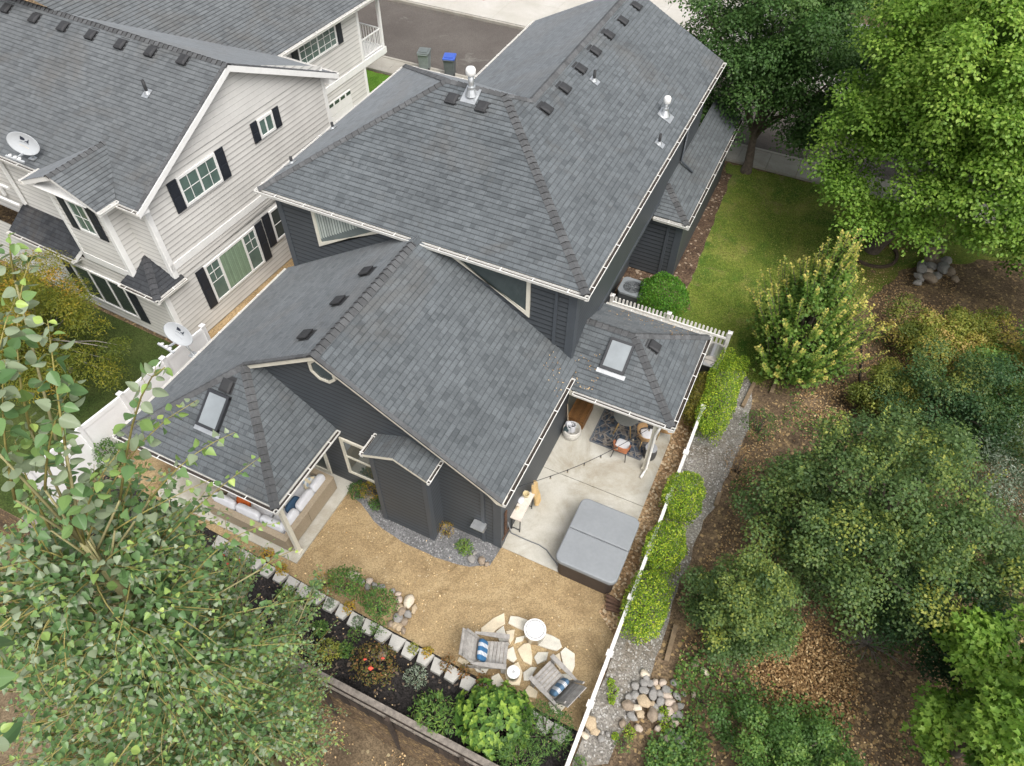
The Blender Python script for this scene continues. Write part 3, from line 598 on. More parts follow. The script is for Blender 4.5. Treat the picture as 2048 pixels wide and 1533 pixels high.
for a, b in ((N(.34, -1.0, EZ-.02), N(.34, AP, AZ-.02)), (N(.34, 8.55, EZ-.02), N(.34, AP, AZ-.02))): rakeboard(f, a-NU*.03, b-NU*.03, NU, .2, .03)
for a, b in ((N(BU+BW, -1.58, 5.77), N(BU, -1.58, BZ-.01)), (N(BU-BW, -1.58, 5.77), N(BU, -1.58, BZ-.01))): rakeboard(f, a, b, NV_, .15, .03)
f.prism([N(.3, -.95, 5.6), N(-22, -.95, 5.6), N(-22, -.6, 5.6), N(.3, -.6, 5.6)], (0, 0, .02)); f.prism([N(.3, -.93, 5.71), N(.3, -.6, 5.87), N(.3, -.6, 5.5), N(.3, -.93, 5.5)], -NU*.28); f.prism([N(.3, 8.5, 5.71), N(.3, 8.05, 5.9), N(.3, 8.05, 5.5), N(.3, 8.5, 5.5)], -NU*.28)
f.prism([N(0, AP, 7.98), N(0, -.9, 5.64), N(.3, -.9, 5.64), N(.3, AP, 7.98)], (0, 0, .015)); f.prism([N(0, AP, 7.98), N(0, 8.45, 5.64), N(.3, 8.45, 5.64), N(.3, AP, 7.98)], (0, 0, .015))
f.prism([N(-2.52, 8.5, 5.58), N(-2.95, 8.5, 5.58), N(-2.95, 16.4, 5.58), N(-2.52, 16.4, 5.58)], (0, 0, .02)); f.bar(N(-2.53, 8.5, 5.7), N(-2.53, 16.5, 5.7), .03, .2)
f.prism([N(-1.5, -1.55, 2.5), N(.1, -1.55, 2.5), N(.1, -.36, 2.5), N(-1.5, -.36, 2.5)], (0, 0, .02)); f.prism([N(-7, -1.47, 2.5), N(-3.75, -1.47, 2.5), N(-3.75, -1.2, 2.5), N(-7, -1.2, 2.5)], (0, 0, .02))
f.prism([N(-3.76, -1.5, 2.65), N(-3.48, -.6, 3.26), N(-3.48, -.6, 3.08), N(-3.76, -1.5, 2.5)], -NU*.03)
f.prism([N(-3.4, -1.25, 5.72), N(-1.14, -1.25, 5.72), N(-1.14, -1.57, 5.72), N(-3.4, -1.57, 5.72)], (0, 0, .02))
f.each('fascia', WHITE, NB)
gut(NB, [(N(-22, -.95, 5.71), N(-3.95, -.95, 5.71), REAR), (N(-.62, -.95, 5.71), N(.32, -.95, 5.71), REAR), (N(BU+BW, -1.62, 5.77), N(BU+BW, -.9, 5.77), NU), (N(BU-BW, -1.62, 5.77), N(BU-BW, -.9, 5.77), -NU),
         (N(-2.5, 8.5, 5.71), N(-2.5, 16.5, 5.71), NU), (N(-1.5, -1.58, 2.65), N(.26, -1.58, 2.65), REAR), (N(.14, -1.7, 2.65), N(.14, -.36, 2.65), NU), (N(-7.0, -1.5, 2.65), N(-3.75, -1.5, 2.65), REAR), (N(.32, 8.5, 5.71), N(-2.4, 8.5, 5.71), NV_)])
def nwin(u, v0, v1, z0, z1, o, n=2, gm=GLASS_G, shut=.36, cols=3, rows=3, left=True, right=True, grid=None, fl='window'):
    side = (o == NU)
    P = (lambda a, z: N(u+.02, a, z)) if side else (lambda a, z: N(a, u-.02, z))
    bars = [(P(v0+(v1-v0)*i/n, z0+.06), P(v0+(v1-v0)*i/n, z1-.06)) for i in range(1, n)]
    gr = []
    for i in range(n):
        a0, a1 = v0+(v1-v0)*i/n, v0+(v1-v0)*(i+1)/n
        gr += [(P(a0+(a1-a0)*j/cols, z0+.08), P(a0+(a1-a0)*j/cols, z1-.08)) for j in range(1, cols)]
        gr += [(P(a0+.05, z0+(z1-z0)*j/rows), P(a1-.05, z0+(z1-z0)*j/rows)) for j in range(1, rows)]
    w = window(NB, [P(v0, z0), P(v1, z0), P(v1, z1), P(v0, z1)], o, WHITE, gm, .08, bars=bars, grid=grid if grid is not None else gr, fl=fl)
    for a, on in ((v0-shut/2-.02, left), (v1+shut/2+.02, right)):
        if not on: continue
        s = MB(); p = P(a, (z0+z1)/2)+o*.03; R = Matrix((NU, NV_, V((0, 0, 1)))).transposed()
        s.box(p, (.03, shut, z1-z0+.04) if side else (shut, .03, z1-z0+.04), R)
        for zz in (z0+(z1-z0)*.27, z0+(z1-z0)*.73): s.box(p+o*.018+V((0, 0, zz-(z0+z1)/2)), (.02, shut*.66, (z1-z0)*.38) if side else (shut*.66, .02, (z1-z0)*.38), R)
        s.build('shutter', SHUT, NB)
nwin(0, .78, 2.42, 4.68, 5.72, NU, 2, cols=2, rows=2); nwin(0, 4.47, 5.22, 5.12, 5.8, NU, 2, cols=1, rows=1, shut=.3)
w = nwin(0, .48, 3.0, .78, 2.42, NU, 1, grid=[(N(.02, .5, 1.6), N(.02, 1.1, 1.6)), (N(.02, 2.38, 1.6), N(.02, 2.98, 1.6)), (N(.02, .8, 1.65), N(.02, .8, 2.35)), (N(.02, 2.68, 1.65), N(.02, 2.68, 2.35)), (N(.02, .52, 2.0), N(.02, 1.1, 2.0)), (N(.02, 2.38, 2.0), N(.02, 2.96, 2.0))])
m = MB(); nbar(m, N(.02, 1.14, .86), N(.02, 1.14, 2.36), .08, NU, .055); nbar(m, N(.02, 2.34, .86), N(.02, 2.34, 2.36), .08, NU, .055); m.build('mullion', WHITE, NB)
m = MB()
for q in range(15): m.box(N(.045, 1.22+q*.075, 1.61), (.01, .06, 1.42), Matrix((NU, NV_, V((0, 0, 1)))).transposed(), t=random.random())
m.build('window_blind', simple('green_blind', (.22, .31, .21), .6, .08, 3, tint=.15), NB)
nwin(0, 3.82, 4.52, 1.15, 2.5, NU, 1, GLASS_T, cols=1, rows=2, right=False)
nwin(-1.25, -2.62, -1.78, 4.2, 5.42, REAR, 1, cols=2, rows=2); nwin(-1.25, -4.6, -2.0, .5, 2.1, REAR, 3, GLASS_T, cols=1, rows=1, shut=.42)
nwin(-2.9, 10.0, 12.42, 4.5, 5.4, NU, 2, cols=3, rows=3)
gd = MB(); R = Matrix((NU, NV_, V((0, 0, 1)))).transposed()
for z in (.3, .9, 1.5, 2.1): gd.box(N(-2.87, 10.6, z), (.04, 4.2, .585), R)
GD = gd.build('garage_door', WHITE, NB); m = MB()
for q in range(10):
    if q != 4: m.box(N(-2.845, 8.75+q*.42, 2.28), (.012, .3, .14), R)
m.build('door_lights', GLASS_T, GD)
# front balcony of the neighbour
m = MB(); m.box(N(-6, 14.85, 2.93), (6.2, 1.7, .3), R); m.build('balcony_floor', WHITE, NB)
m = MB()
for z in (3.2, 3.98): m.bar(N(-2.98, 14.05, z), N(-2.98, 15.55, z), .05, .05); m.bar(N(-2.98, 15.55, z), N(-9, 15.55, z), .05, .05)
for q in range(13): m.box(N(-2.98, 14.1+q*.115, 3.56), (.025, .025, .76), R)
for q in range(40): m.box(N(-3.05-q*.15, 15.55, 3.56), (.025, .025, .76), R)
m.build('balcony_railing', WHITE, NB)
m = MB(); m.box(N(-2.98, 15.6, 4.36), (.13, .13, 2.5), R); m.build('balcony_post', WHITE, NB)
vents(NB, [on_pl(x, y, N(.3, -.95, EZ), n_rear) for x, y in ((15, 18), (71, 38), (128, 55), (184, 71), (243, 90), (303, 105), (368, 121))], n_rear)
pipe(NB, on_pl(295, 187, N(.3, -.95, EZ), n_rear), n_rear, .42, .05); flue(NB, on_pl(163, 28, N(-3, 5.2, 7.35), n_front), n_front, .6, .08)
# raised timber deck at the far left of the neighbour's rear wall
m = MB()
for u in (-6.55, -7.6): m.bar(N(u, -.7, 3.4), N(u+.05, -.72, 5.4), .09, .09, up=NU)
for z in (3.5, 4.2): m.bar(N(-6.6, -.9, z), N(-9, -.9, z), .08, .06)
m.build('porch_posts', WHITE, NB)
m = MB(); m.rbox(N(-.45, -1.36, .75), (.34, .2, .34), .02); m.build('wall_unit', simple('grey_unit', (.25, .26, .26), .5), NB)
# ------------------------------------------------------------------ ground, road, paths (the setting)
SOIL = ground('forest_soil', [(.25, (.060, .042, .028)), (.5, (.125, .088, .055)), (.75, (.20, .145, .092))], .8, 26, .45, patch=((.22, .155, .08), 1.7, .5, .72), speck=((.34, .24, .12), 14, .9))
DRY = ground('dry_ground', [(.3, (.10, .072, .045)), (.7, (.19, .145, .09))], .9, 30, .35, patch=((.06, .045, .03), .7, .5, .75), speck=((.36, .30, .18), 13, .988))
DG = ground('decomposed_granite', [(.28, (.215, .152, .082)), (.46, (.335, .245, .132)), (.72, (.42, .325, .188))], .6, 42, .26, patch=((.19, .13, .066), .62, .46, .68), speck=((.56, .48, .33), 34, .992), bmp=.3)
CONC = ground('patio_concrete', [(.25, (.36, .34, .285)), (.5, (.47, .455, .40)), (.75, (.55, .545, .50))], .9, 60, .06, patch=((.25, .205, .135), .5, .47, .8), bmp=.05, rough=.8)
GRAVEL = ground('path_gravel', [(.3, (.16, .148, .13)), (.7, (.255, .24, .215))], .7, 30, .4, patch=((.14, .112, .08), 1.1, .5, .72), speck=((.40, .39, .37), 26, .9), bmp=.5)
GREYG = ground('grey_gravel', [(.3, (.125, .125, .125)), (.7, (.195, .195, .198))], 1.2, 36, .35, speck=((.31, .31, .31), 28, .9), bmp=.5)
BARK = ground('bark_chips', [(.3, (.22, .13, .065)), (.7, (.43, .30, .17))], 1.2, 22, .55, speck=((.62, .5, .34), 17, .82), bmp=.9)
MULCH = ground('dark_mulch', [(.3, (.012, .011, .011)), (.7, (.034, .030, .029))], 1.3, 30, .6, patch=((.075, .05, .035), 1.3, .6, .8), speck=((.16, .12, .09), 19, .955), bmp=.9)
LAWN = ground('lawn_turf', [(.25, (.085, .135, .018)), (.5, (.15, .195, .032)), (.75, (.26, .245, .07))], .55, 40, .45, patch=((.060, .125, .016), .42, .48, .66), patch2=((.23, .19, .085), .75, .56, .74), bmp=.7)
ASPH = ground('asphalt', [(.3, (.088, .077, .069)), (.7, (.125, .112, .10))], .35, 45, .22, patch=((.16, .15, .135), .25, .62, .7), bmp=.25)
WALK = ground('pavement_concrete', [(.3, (.30, .28, .24)), (.7, (.42, .40, .35))], .8, 50, .08, patch=((.25, .225, .18), .6, .55, .8), bmp=.05)
def setting(name, mb, mat): return tag(mb.build(name, mat, base=(0, 0, 0)), kind='structure')
def wob(pts, amp=.06, step=.3, seed=0, closed=True):
    out = []; n = len(pts)
    for i in range(n if closed else n-1):
        a, b = V((*pts[i][:2], 0)), V((*pts[(i+1) % n][:2], 0)); k = max(1, int((b-a).length/step))
        for j in range(k):
            p = a.lerp(b, j/k); q = p*1.6+V((seed, seed*2.3, 0)); out.append((p.x+amp*noise.noise(q), p.y+amp*noise.noise(q+V((7, 3, 1)))))
    return out
def sheet(name, pts, z, mat, amp=0, th=0, step=.3):
    m = MB(); P = wob(pts, amp, step, len(name)) if amp else [p[:2] for p in pts]
    if th: m.prism([(x, y, z-th) for x, y in P], (0, 0, th))
    else: m.poly([(x, y, z) for x, y in P])
    return setting(name, m, mat)
m = MB(); LOWZ = -2.4                         # the terrain: level round the house, falling behind the timber fence
xs = sorted(set([-140, -90, -60, -40, -30] + [round(-24+.8*i, 2) for i in range(56)] + [24, 32, 45, 70, 110, 150])); ys = sorted(set([-70, -40, -20, -10, -5, 0, 1, 2, 2.6, 3.0, 3.18, 3.6, 4.4] + [6+1.5*i for i in range(30)] + [56, 70, 95, 130, 190]))
def hgt(x, y):
    f = min(1, max(0, (3.18-y)/.18)) * min(1, max(0, (-.2-x)/.5)) + (1-min(1, max(0, (-.2-x)/.5)))*min(1, max(0, (3.0-y)/6))
    h = -.06+LOWZ*f
    if x > 2.4 and 4 < y < 29: h += .05*noise.noise(V((x*.7, y*.7, 0)))*min(1, (x-2.4))
    return h
G_ = [[(x, y, hgt(x, y)) for x in xs] for y in ys]
m.mesh([p for r in G_ for p in r], [(j*len(xs)+i, j*len(xs)+i+1, (j+1)*len(xs)+i+1, (j+1)*len(xs)+i) for j in range(len(ys)-1) for i in range(len(xs)-1)])
setting('ground', m, SOIL)
sheet('lower_ground', [(-26, -12), (-.8, -12), (-.8, 3.05), (-26, 3.05)], LOWZ-.05, DRY)
sheet('lawn', [(-3.1, 29.9), (-3.0, 21.9), (-1.9, 20.2), (-4.6, 20.6), (-4.8, 17.2), (.9, 17.5), (2.4, 19.2), (3.1, 22), (4.2, 24.2), (5.0, 26.2), (8, 28.2), (14, 30.5), (-3.1, 30.5)], -.045, LAWN, .25)
sheet('side_bed', [(-4.85, 16.5), (-3.6, 20.8), (-3.0, 20.2), (-2.35, 20.9), (-2.5, 24.5), (-2.7, 29.6), (-4.85, 29.6)], -.035, ground('bed_soil', [(.3, (.06, .038, .026)), (.7, (.15, .10, .065))], 1.5, 22, .5, speck=((.34, .27, .2), 12, .9)), .12)
sheet('neighbour_lawn', [(-30, 3.2), (-16.3, 3.2), (-16.0, 11.4), (-17.2, 11.4), (-17.3, 10.45), (-30, 11.0)], -.045, ground('dark_green_turf', [(.3, (.030, .052, .010)), (.7, (.065, .085, .022))], .8, 34, .4))  # turf of a darker green than the other lawns
sheet('side_yard', [(-17.5, 10.5), (-15.5, 10.5), (-13.5, 13.4), (-13.5, 31), (-17.3, 31)], -.04, ground('tan_side_yard', [(.3, (.27, .185, .09)), (.7, (.40, .29, .16))], 1.2, 30, .3), .1)
sheet('sandy_yard', [(-16, 4.75), (-.32, 4.75), (-.32, 8.6), (-4.4, 8.6), (-9, 8.6), (-16, 8.6)], -.03, DG)
sheet('mulch_bed', [(-16, 3.1), (-.32, 3.1), (-.32, 4.86), (-8, 5.1), (-16, 5.5)], -.022, MULCH)
sheet('bark_strip', [(-.9, 7.85), (-.3, 7.4), (-.22, 17.2), (-4.8, 18.2), (-4.8, 16.4), (-.9, 16.4)], -.02, BARK, .05)
sheet('gravel_strip', [(-8.95, 8.42), (-8.75, 7.95), (-8.46, 7.9), (-7.82, 7.58), (-6.77, 7.36), (-5.64, 7.32), (-4.61, 7.5), (-4.16, 7.8), (-4.12, 8.42)], -.018, GREYG, .05, step=.15)
sheet('gravel_path', [(-.2, 3.9), (.55, 4.5), (.84, 6.2), (.86, 7.7), (.80, 9.6), (.92, 11.7), (1.1, 13.3), (1.3, 15.4), (1.05, 17.5), (.5, 18.1), (-.2, 17.6)], -.03, GRAVEL, .12)
m = MB(); m.prism([(-4.12, 8.43, -.15), (-.86, 8.43, -.15), (-.86, 11.415, -.15), (-4.12, 11.415, -.15)], (0, 0, .15)); m.prism([(-4.12, 11.435, -.15), (-.86, 11.435, -.15), (-.86, 16.4, -.15), (-4.86, 16.4, -.15), (-4.86, 13.3, -.15), (-4.12, 13.3, -.15)], (0, 0, .15)); setting('patio_slab', m, CONC)
sheet('side_patio_slab', [(-14.2, 5.5), (-9.03, 5.5), (-9.03, 8.41), (-14.2, 8.41)], 0.02, CONC, th=.15)
sheet('road', [(-130, 32.1), (130, 32.1), (130, 38.55), (-130, 38.55)], -.03, ASPH)
m = MB()
for x in range(-60, 62, 4): m.box((x+2, 31.98, .02), (3.985, .16, .16)); m.box((x+2, 38.66, .02), (3.985, .16, .16))
setting('kerb', m, WALK)
m = MB()
for i in range(-44, 46): m.box((i*1.35+.6, 31.22, .02), (1.335, 1.34, .12))
setting('pavement', m, WALK)
m = MB()
for i in range(-18, 20):
    for j in range(3): m.box((i*3.0, 40.4+j*3.1, .02), (2.985, 3.085, .12))
setting('far_pavement', m, ground('pale_concrete', [(.3, (.42, .40, .35)), (.7, (.52, .50, .46))], .5, 50, .06))
sheet('far_lawn', [(-12, 49.75), (120, 49.75), (120, 120), (-12, 120)], -.03, LAWN)
sheet('red_bed', [(-24.5, 41.8), (-21.0, 40.9), (-19.8, 43.5), (-24, 45.5)], .088, ground('red_bark', [(.3, (.25, .07, .04)), (.7, (.42, .16, .09))], 1.4, 20, .5), .15)
sheet('front_lawn', [(-24.0, 26.2), (-15.5, 25.4), (-15.0, 30.45), (-24, 30.45)], -.035, ground('bright_turf', [(.3, (.07, .17, .012)), (.7, (.13, .25, .03))], 1.5, 40, .4), .1)
sheet('driveway', [(-20.2, 17), (-17.4, 17), (-17.2, 25.6), (-20.2, 26.0)], -.03, WALK)
# ------------------------------------------------------------------ fences
VINYL = simple('white_vinyl', (.80, .80, .80), .35, .04, 3)
PICK = simple('white_picket_paint', (.72, .71, .68), .55, .16, 11)
fv = thing('fence', (-16, 8, 0), 'tall white vinyl privacy fence between the dark house and the neighbour lawn', 'fence')
fp = [(-16.55, 4.0), (-16.36, 5.7), (-16.18, 7.15), (-16.05, 8.8), (-15.9, 10.45)]
for i, (x, y) in enumerate(fp):
    m = MB(); m.box((x, y, .9), (.12, .12, 1.86)); m.build('post', VINYL, fv); m = MB(); m.box((x, y, 1.86), (.16, .16, .05)); m.mesh([(x-.08, y-.08, 1.885), (x+.08, y-.08, 1.885), (x+.08, y+.08, 1.885), (x-.08, y+.08, 1.885), (x, y, 1.93)], [(0, 1, 4), (1, 2, 4), (2, 3, 4), (3, 0, 4)]); m.build('post_cap', VINYL, fv)
    if i+1 < len(fp):
        q = fp[i+1]; m = MB(); m.bar((x, y, 1.78), (*q, 1.78), .07, .15); m.build('rail', VINYL, fv); m = MB(); m.bar((x, y, 1.63), (*q, 1.63), .03, 1.6); m.build('panel', VINYL, fv)
fv2 = MB()
fk = thing('fence', (-2.4, 18.3, 0), 'white picket fence with rounded pales between the air conditioner and the grill', 'fence')
for x in (-4.5, -2.42, -.28):
    m = MB(); m.box((x, 18.3, .62), (.12, .12, 1.28)); m.box((x, 18.3, 1.27), (.16, .16, .04)); m.mesh([(x-.07, 18.23, 1.29), (x+.07, 18.23, 1.29), (x+.07, 18.37, 1.29), (x-.07, 18.37, 1.29), (x, 18.3, 1.34)], [(0, 1, 4), (1, 2, 4), (2, 3, 4), (3, 0, 4)]); m.build('post', PICK, fk)
for z in (.5, 1.03):
    m = MB(); m.bar((-4.5, 18.27, z), (-.28, 18.27, z), .05, .09); m.build('rail', PICK, fk)
def pale(mb, x, y, h, ax='x', w=.075, th=.02):
    pr = [(-w/2, .05), (w/2, .05), (w/2, h-.035), (w*.3, h), (-w*.3, h), (-w/2, h-.035)]
    if ax == 'x': mb.prism([(x+a, y, z) for a, z in pr], (0, th, 0))
    else: mb.prism([(x, y+a, z) for a, z in pr], (th, 0, 0))
for i in range(30):
    x = -4.36+i*.138
    if abs(x+2.42) < .1: continue
    m = MB(); pale(m, x, 18.31, 1.22); m.build('pale', PICK, fk)
fr_ = thing('fence', (-.25, 9, 0), 'low white fence down the right edge of the yard beside the gravel path', 'fence')
py = [3.55, 5.25, 6.55, 8.12, 9.75, 11.4, 13.1, 15.0]
for i, y in enumerate(py):
    m = MB(); m.box((-.25, y, .5), (.105, .105, 1.04)); m.build('post', PICK, fr_); m = MB(); m.box((-.25, y, 1.035), (.16, .16, .05)); m.build('post_cap', PICK, fr_)
    if i+1 < len(py):
        for z in (.99, .3): m = MB(); m.bar((-.25, y, z), (-.25, py[i+1], z), .085, .07); m.build('rail', PICK, fr_)
        k = int((py[i+1]-y)/.125)
        m = MB()
        for j in range(1, k): pale(m, -.235, y+(py[i+1]-y)*j/k, .955, 'y', .06)
        m.build('pales', PICK, fr_)
WOODD = simple('dark_fence_board', (.050, .036, .028), .9, .3, 5, bmp=.4, tint=.35)
CAPW = simple('weathered_fence_cap', (.20, .175, .15), .9, .35, 9, bmp=.5)
fw_ = thing('fence', (-8, 3.2, LOWZ), 'dark timber board fence with a weathered cap at the back of the mulch bed', 'fence')
m = MB(); m.bar((-16.6, 3.2, .52), (-.42, 3.2, .52), .15, .045); m.build('cap_rail', CAPW, fw_)
m = MB(); m.bar((-16.6, 3.09, .36), (-.42, 3.09, .36), .045, .1); m.build('rail', CAPW, fw_)
m = MB(); m.bar((-16.6, 3.09, -2.18), (-.42, 3.09, -2.18), .05, .16); m.build('kick_board', simple('grey_kick_board', (.26, .25, .23), .9, .25, 8), fw_)
m = MB()
for i in range(112): m.box((-16.5+i*.1435, 3.135+random.uniform(-.006, .006), -.9), (.136, .022, 2.7), t=random.random())
m.build('boards', WOODD, fw_)
for i in range(9): m = MB(); m.box((-16.5+i*2.0, 3.04, -.98), (.1, .09, 2.84)); m.build('post', WOODD, fw_)
# ------------------------------------------------------------------ edging blocks, rocks, flagstones
A0, A1 = at(455, 1083, .1), at(960, 1368, .1); A1 = A0.lerp(A1, 1.0); dA = (V((-.4, 4.74, 0))-V((-11.2, 5.2, 0)))
def edge_pt(x): return 4.74+(-.4-x)/(10.8)*.46
x = -11.3; i = 0; proto = None
while x < -.6:
    y = edge_pt(x); a = random.uniform(-.07, .07)-.042
    if proto is None:
        m = MB(); q = [(-.205, -.0), (.205, -.0), (.13, -.34), (-.13, -.34)]
        m.mesh([(px, py_, z) for z in (-.12, .10) for px, py_ in q]+[(px*.97, py_*.97-.004, .112) for px, py_ in q], [(0, 1, 5, 4), (1, 2, 6, 5), (2, 3, 7, 6), (3, 0, 4, 7), (4, 5, 9, 8), (5, 6, 10, 9), (6, 7, 11, 10), (7, 4, 8, 11), (8, 9, 10, 11)])
        proto = m.build('edging_block', CONC0, base=(0, 0, 0)); b = proto
    else: b = proto.copy(); COL.objects.link(b)
    place(b, (x, y+random.uniform(-.02, .02), random.uniform(-.02, .02)), a); b.scale = (random.uniform(.92, 1.06),)*2+(1,)
    tag(b, 'grey trapezoid concrete block in the edging row between the mulch bed and the sandy yard', 'edging block', 'concrete edging blocks'); x += .425; i += 1
ROCKM = [simple('rock_grey', (.26, .25, .235), .85, .2, 4, bmp=.35), simple('rock_tan', (.42, .33, .22), .85, .22, 4, bmp=.35), simple('rock_pink', (.48, .40, .33), .85, .2, 4, bmp=.35), simple('rock_brown', (.27, .215, .16), .85, .2, 4, bmp=.35), simple('rock_cream', (.60, .53, .42), .85, .18, 4, bmp=.35)]
RN = ['smooth grey', 'smooth tan', 'smooth pinkish', 'smooth brown', 'smooth cream']
RP = []
for k in range(5):
    for s in range(2):
        m = MB(); m.blob((0, 0, 0), (1, .8, .62), seed=k*7+s*3+1, rough=.3, sub=3, freq=1.15); o = m.build('river_rock', ROCKM[k], smooth=True, base=(0, 0, 0)); RP.append(o)
rock_used = set()
def rock(x, y, r, z=0, k=None, where='in the loose pile beside the gravel path', group='river rocks by the path'):
    k = random.choice([0, 0, 0, 1, 3, 2, 4]) if k is None else k; i = k*2+random.randint(0, 1); p = RP[i]
    if i in rock_used: p = p.copy(); COL.objects.link(p)
    rock_used.add(i)
    p.location = (x, y, z+r*.38); p.rotation_euler = (random.uniform(-.25, .25), random.uniform(-.25, .25), random.uniform(0, 6.28)); p.scale = (r*random.uniform(.9, 1.15), r*random.uniform(.85, 1.1), r*random.uniform(.85, 1.1))
    return tag(p, RN[k]+' river rock '+where, 'rock', group)
for (px, py_, r, k) in [(1290, 1348, 11, 4), (1293, 1355, 10, 0), (1271, 1371, 10, 0), (1289, 1366, 11, 0), (1302, 1366, 9, 0), (1311, 1364, 8, 2), (1326, 1365, 9, 2), (1316, 1374, 7, 1), (1348, 1364, 9, 0), (1289, 1381, 12, 0), (1271, 1390, 11, 0), (1334, 1380, 11, 0), (1307, 1388, 13, 0), (1321, 1387, 10, 0), (1287, 1402, 15, 1), (1336, 1391, 10, 2), (1354, 1391, 10, 0), (1258, 1394, 9, 0), (1256, 1411, 14, 3), (1274, 1415, 10, 4), (1306, 1408, 8, 1), (1322, 1403, 12, 0), (1341, 1404, 11, 2), (1350, 1415, 12, 3), (1361, 1412, 9, 0), (1264, 1433, 11, 0), (1281, 1428, 11, 1), (1306, 1430, 16, 3), (1323, 1433, 11, 0), (1340, 1423, 10, 2), (1312, 1415, 9, 0), (1333, 1438, 9, 2), (1348, 1433, 8, 0), (1360, 1432, 11, 0), (1246, 1447, 9, 3), (1349, 1447, 10, 2), (1278, 1456, 9, 2), (1317, 1456, 8, 2), (1341, 1462, 9, 0), (1358, 1470, 8, 0), (1360, 1481, 13, 0), (1334, 1477, 8, 2), (1368, 1491, 9, 0), (1351, 1500, 8, 0), (1181, 1446, 15, 1), (1191, 1463, 9, 1), (1170, 1470, 9, 4), (1203, 1477, 8, 0), (1216, 1468, 6, 0), (1388, 1389, 7, 2), (1370, 1388, 6, 0), (1391, 1327, 12, 3), (1410, 1343, 10, 4)]:
    p = at(px, py_, .08); rock(p.x, p.y, r/88., 0, k)
for (px, py_, r, k) in [(707, 1151, 14, 4), (712, 1155, 8, 0), (722, 1162, 9, 0), (738, 1162, 9, 2), (735, 1172, 9, 0), (749, 1170, 8, 0), (763, 1172, 8, 0), (786, 1180, 7, 0), (796, 1187, 8, 2), (798, 1199, 10, 2), (817, 1203, 16, 4), (800, 1215, 11, 1), (803, 1222, 12, 3), (828, 1217, 9, 1), (815, 1227, 10, 0), (796, 1236, 13, 0), (808, 1243, 9, 3), (790, 1250, 9, 1), (798, 1253, 10, 1), (806, 1260, 8, 3), (781, 1247, 8, 3)]:
    p = at(px, py_, .08); rock(p.x, p.y, r/82., 0, k, 'edging the raised planting at the side of the sandy yard', 'rocks round the planting')
for (px, py_, r, k) in [(943, 1116, 10, 0), (963, 1120, 10, 3), (974, 1127, 7, 3), (949, 1105, 6, 0)]:
    p = at(px, py_, .08); rock(p.x, p.y, r/78., 0, k, 'on the grey gravel by the house corner', 'rocks at the house corner')
for (px, py_, r, k) in [(744, 998, 12, 0), (662, 1302, 10, 3), (765, 1310, 13, 3), (482, 1198, 11, 1), (508, 1230, 10, 1), (601, 1215, 9, 4), (840, 1455, 14, 3), (1186, 1338, 0, 0)]:
    if r: p = at(px, py_, .05); rock(p.x, p.y, r/80., 0, k, 'half sunk in the garden bed among the plants', 'rocks in the beds')
for (px, py_, r, k) in [(1862, 520, 17, 3), (1840, 545, 14, 0), (1880, 545, 16, 0), (1855, 565, 14, 3), (1836, 560, 11, 0), (1896, 552, 13, 3), (1868, 502, 12, 1), (1868, 486, 14, 0), (1850, 500, 12, 3), (1876, 525, 13, 3), (1845, 530, 12, 0), (1888, 530, 12, 0), (1852, 548, 12, 2), (1870, 556, 12, 0), (1880, 505, 11, 3), (1860, 538, 13, 0), (1832, 572, 9, 0), (1905, 565, 10, 3)]:
    p = at(px, py_, .1); rock(p.x, p.y, r/55., random.uniform(0, .25), k, 'in the boulder heap beyond the lawn', 'boulder heap')
for i, p in enumerate(RP):
    if i not in rock_used: bpy.data.objects.remove(p)
FLAG = [simple('flag_%s' % n, c, .85, .14, 3, bmp=.25) for n, c in (('buff', (.60, .52, .38)), ('grey', (.56, .54, .47)), ('cream', (.66, .62, .52)))]
fl_pts = ["415,390 540,290 655,235 668,350 590,395 530,450 415,455", "715,270 800,275 890,305 920,330 875,425 780,385 693,345", "575,430 650,370 675,480 705,560 650,590 600,520", "675,420 765,405 757,500 720,558", "780,490 870,470 850,525 765,548", "1070,440 1150,470 1222,512 1250,590 1190,625 1090,600 1000,570", "790,610 860,550 925,545 945,700 935,775 850,730 820,680", "660,625 750,580 782,700 745,737 670,690", "965,690 1005,640 1105,640 1090,720 1000,760", "1130,690 1220,640 1252,800 1225,820", "1230,640 1280,590 1380,660 1378,780 1350,850 1270,812", "1230,862 1355,862 1335,945 1240,930", "645,822 800,740 842,840 810,970 690,970", "520,890 600,850 662,945 600,1000 530,970", "852,850 930,790 990,795 910,930 860,930", "862,1030 905,970 1000,1040 985,1110 900,1090", "1110,1150 1270,1090 1292,1180 1215,1272 1150,1240", "345,780 505,790 462,860 380,832", "200,690 300,740 260,790 180,730"]
cols = ['buff', 'orange streaked', 'pale', 'pale', 'pale', 'pale grey', 'buff and grey', 'pale', 'cream', 'pale', 'orange veined', 'buff', 'grey', 'pale', 'buff', 'grey', 'grey buff', 'rust coloured', 'brown']
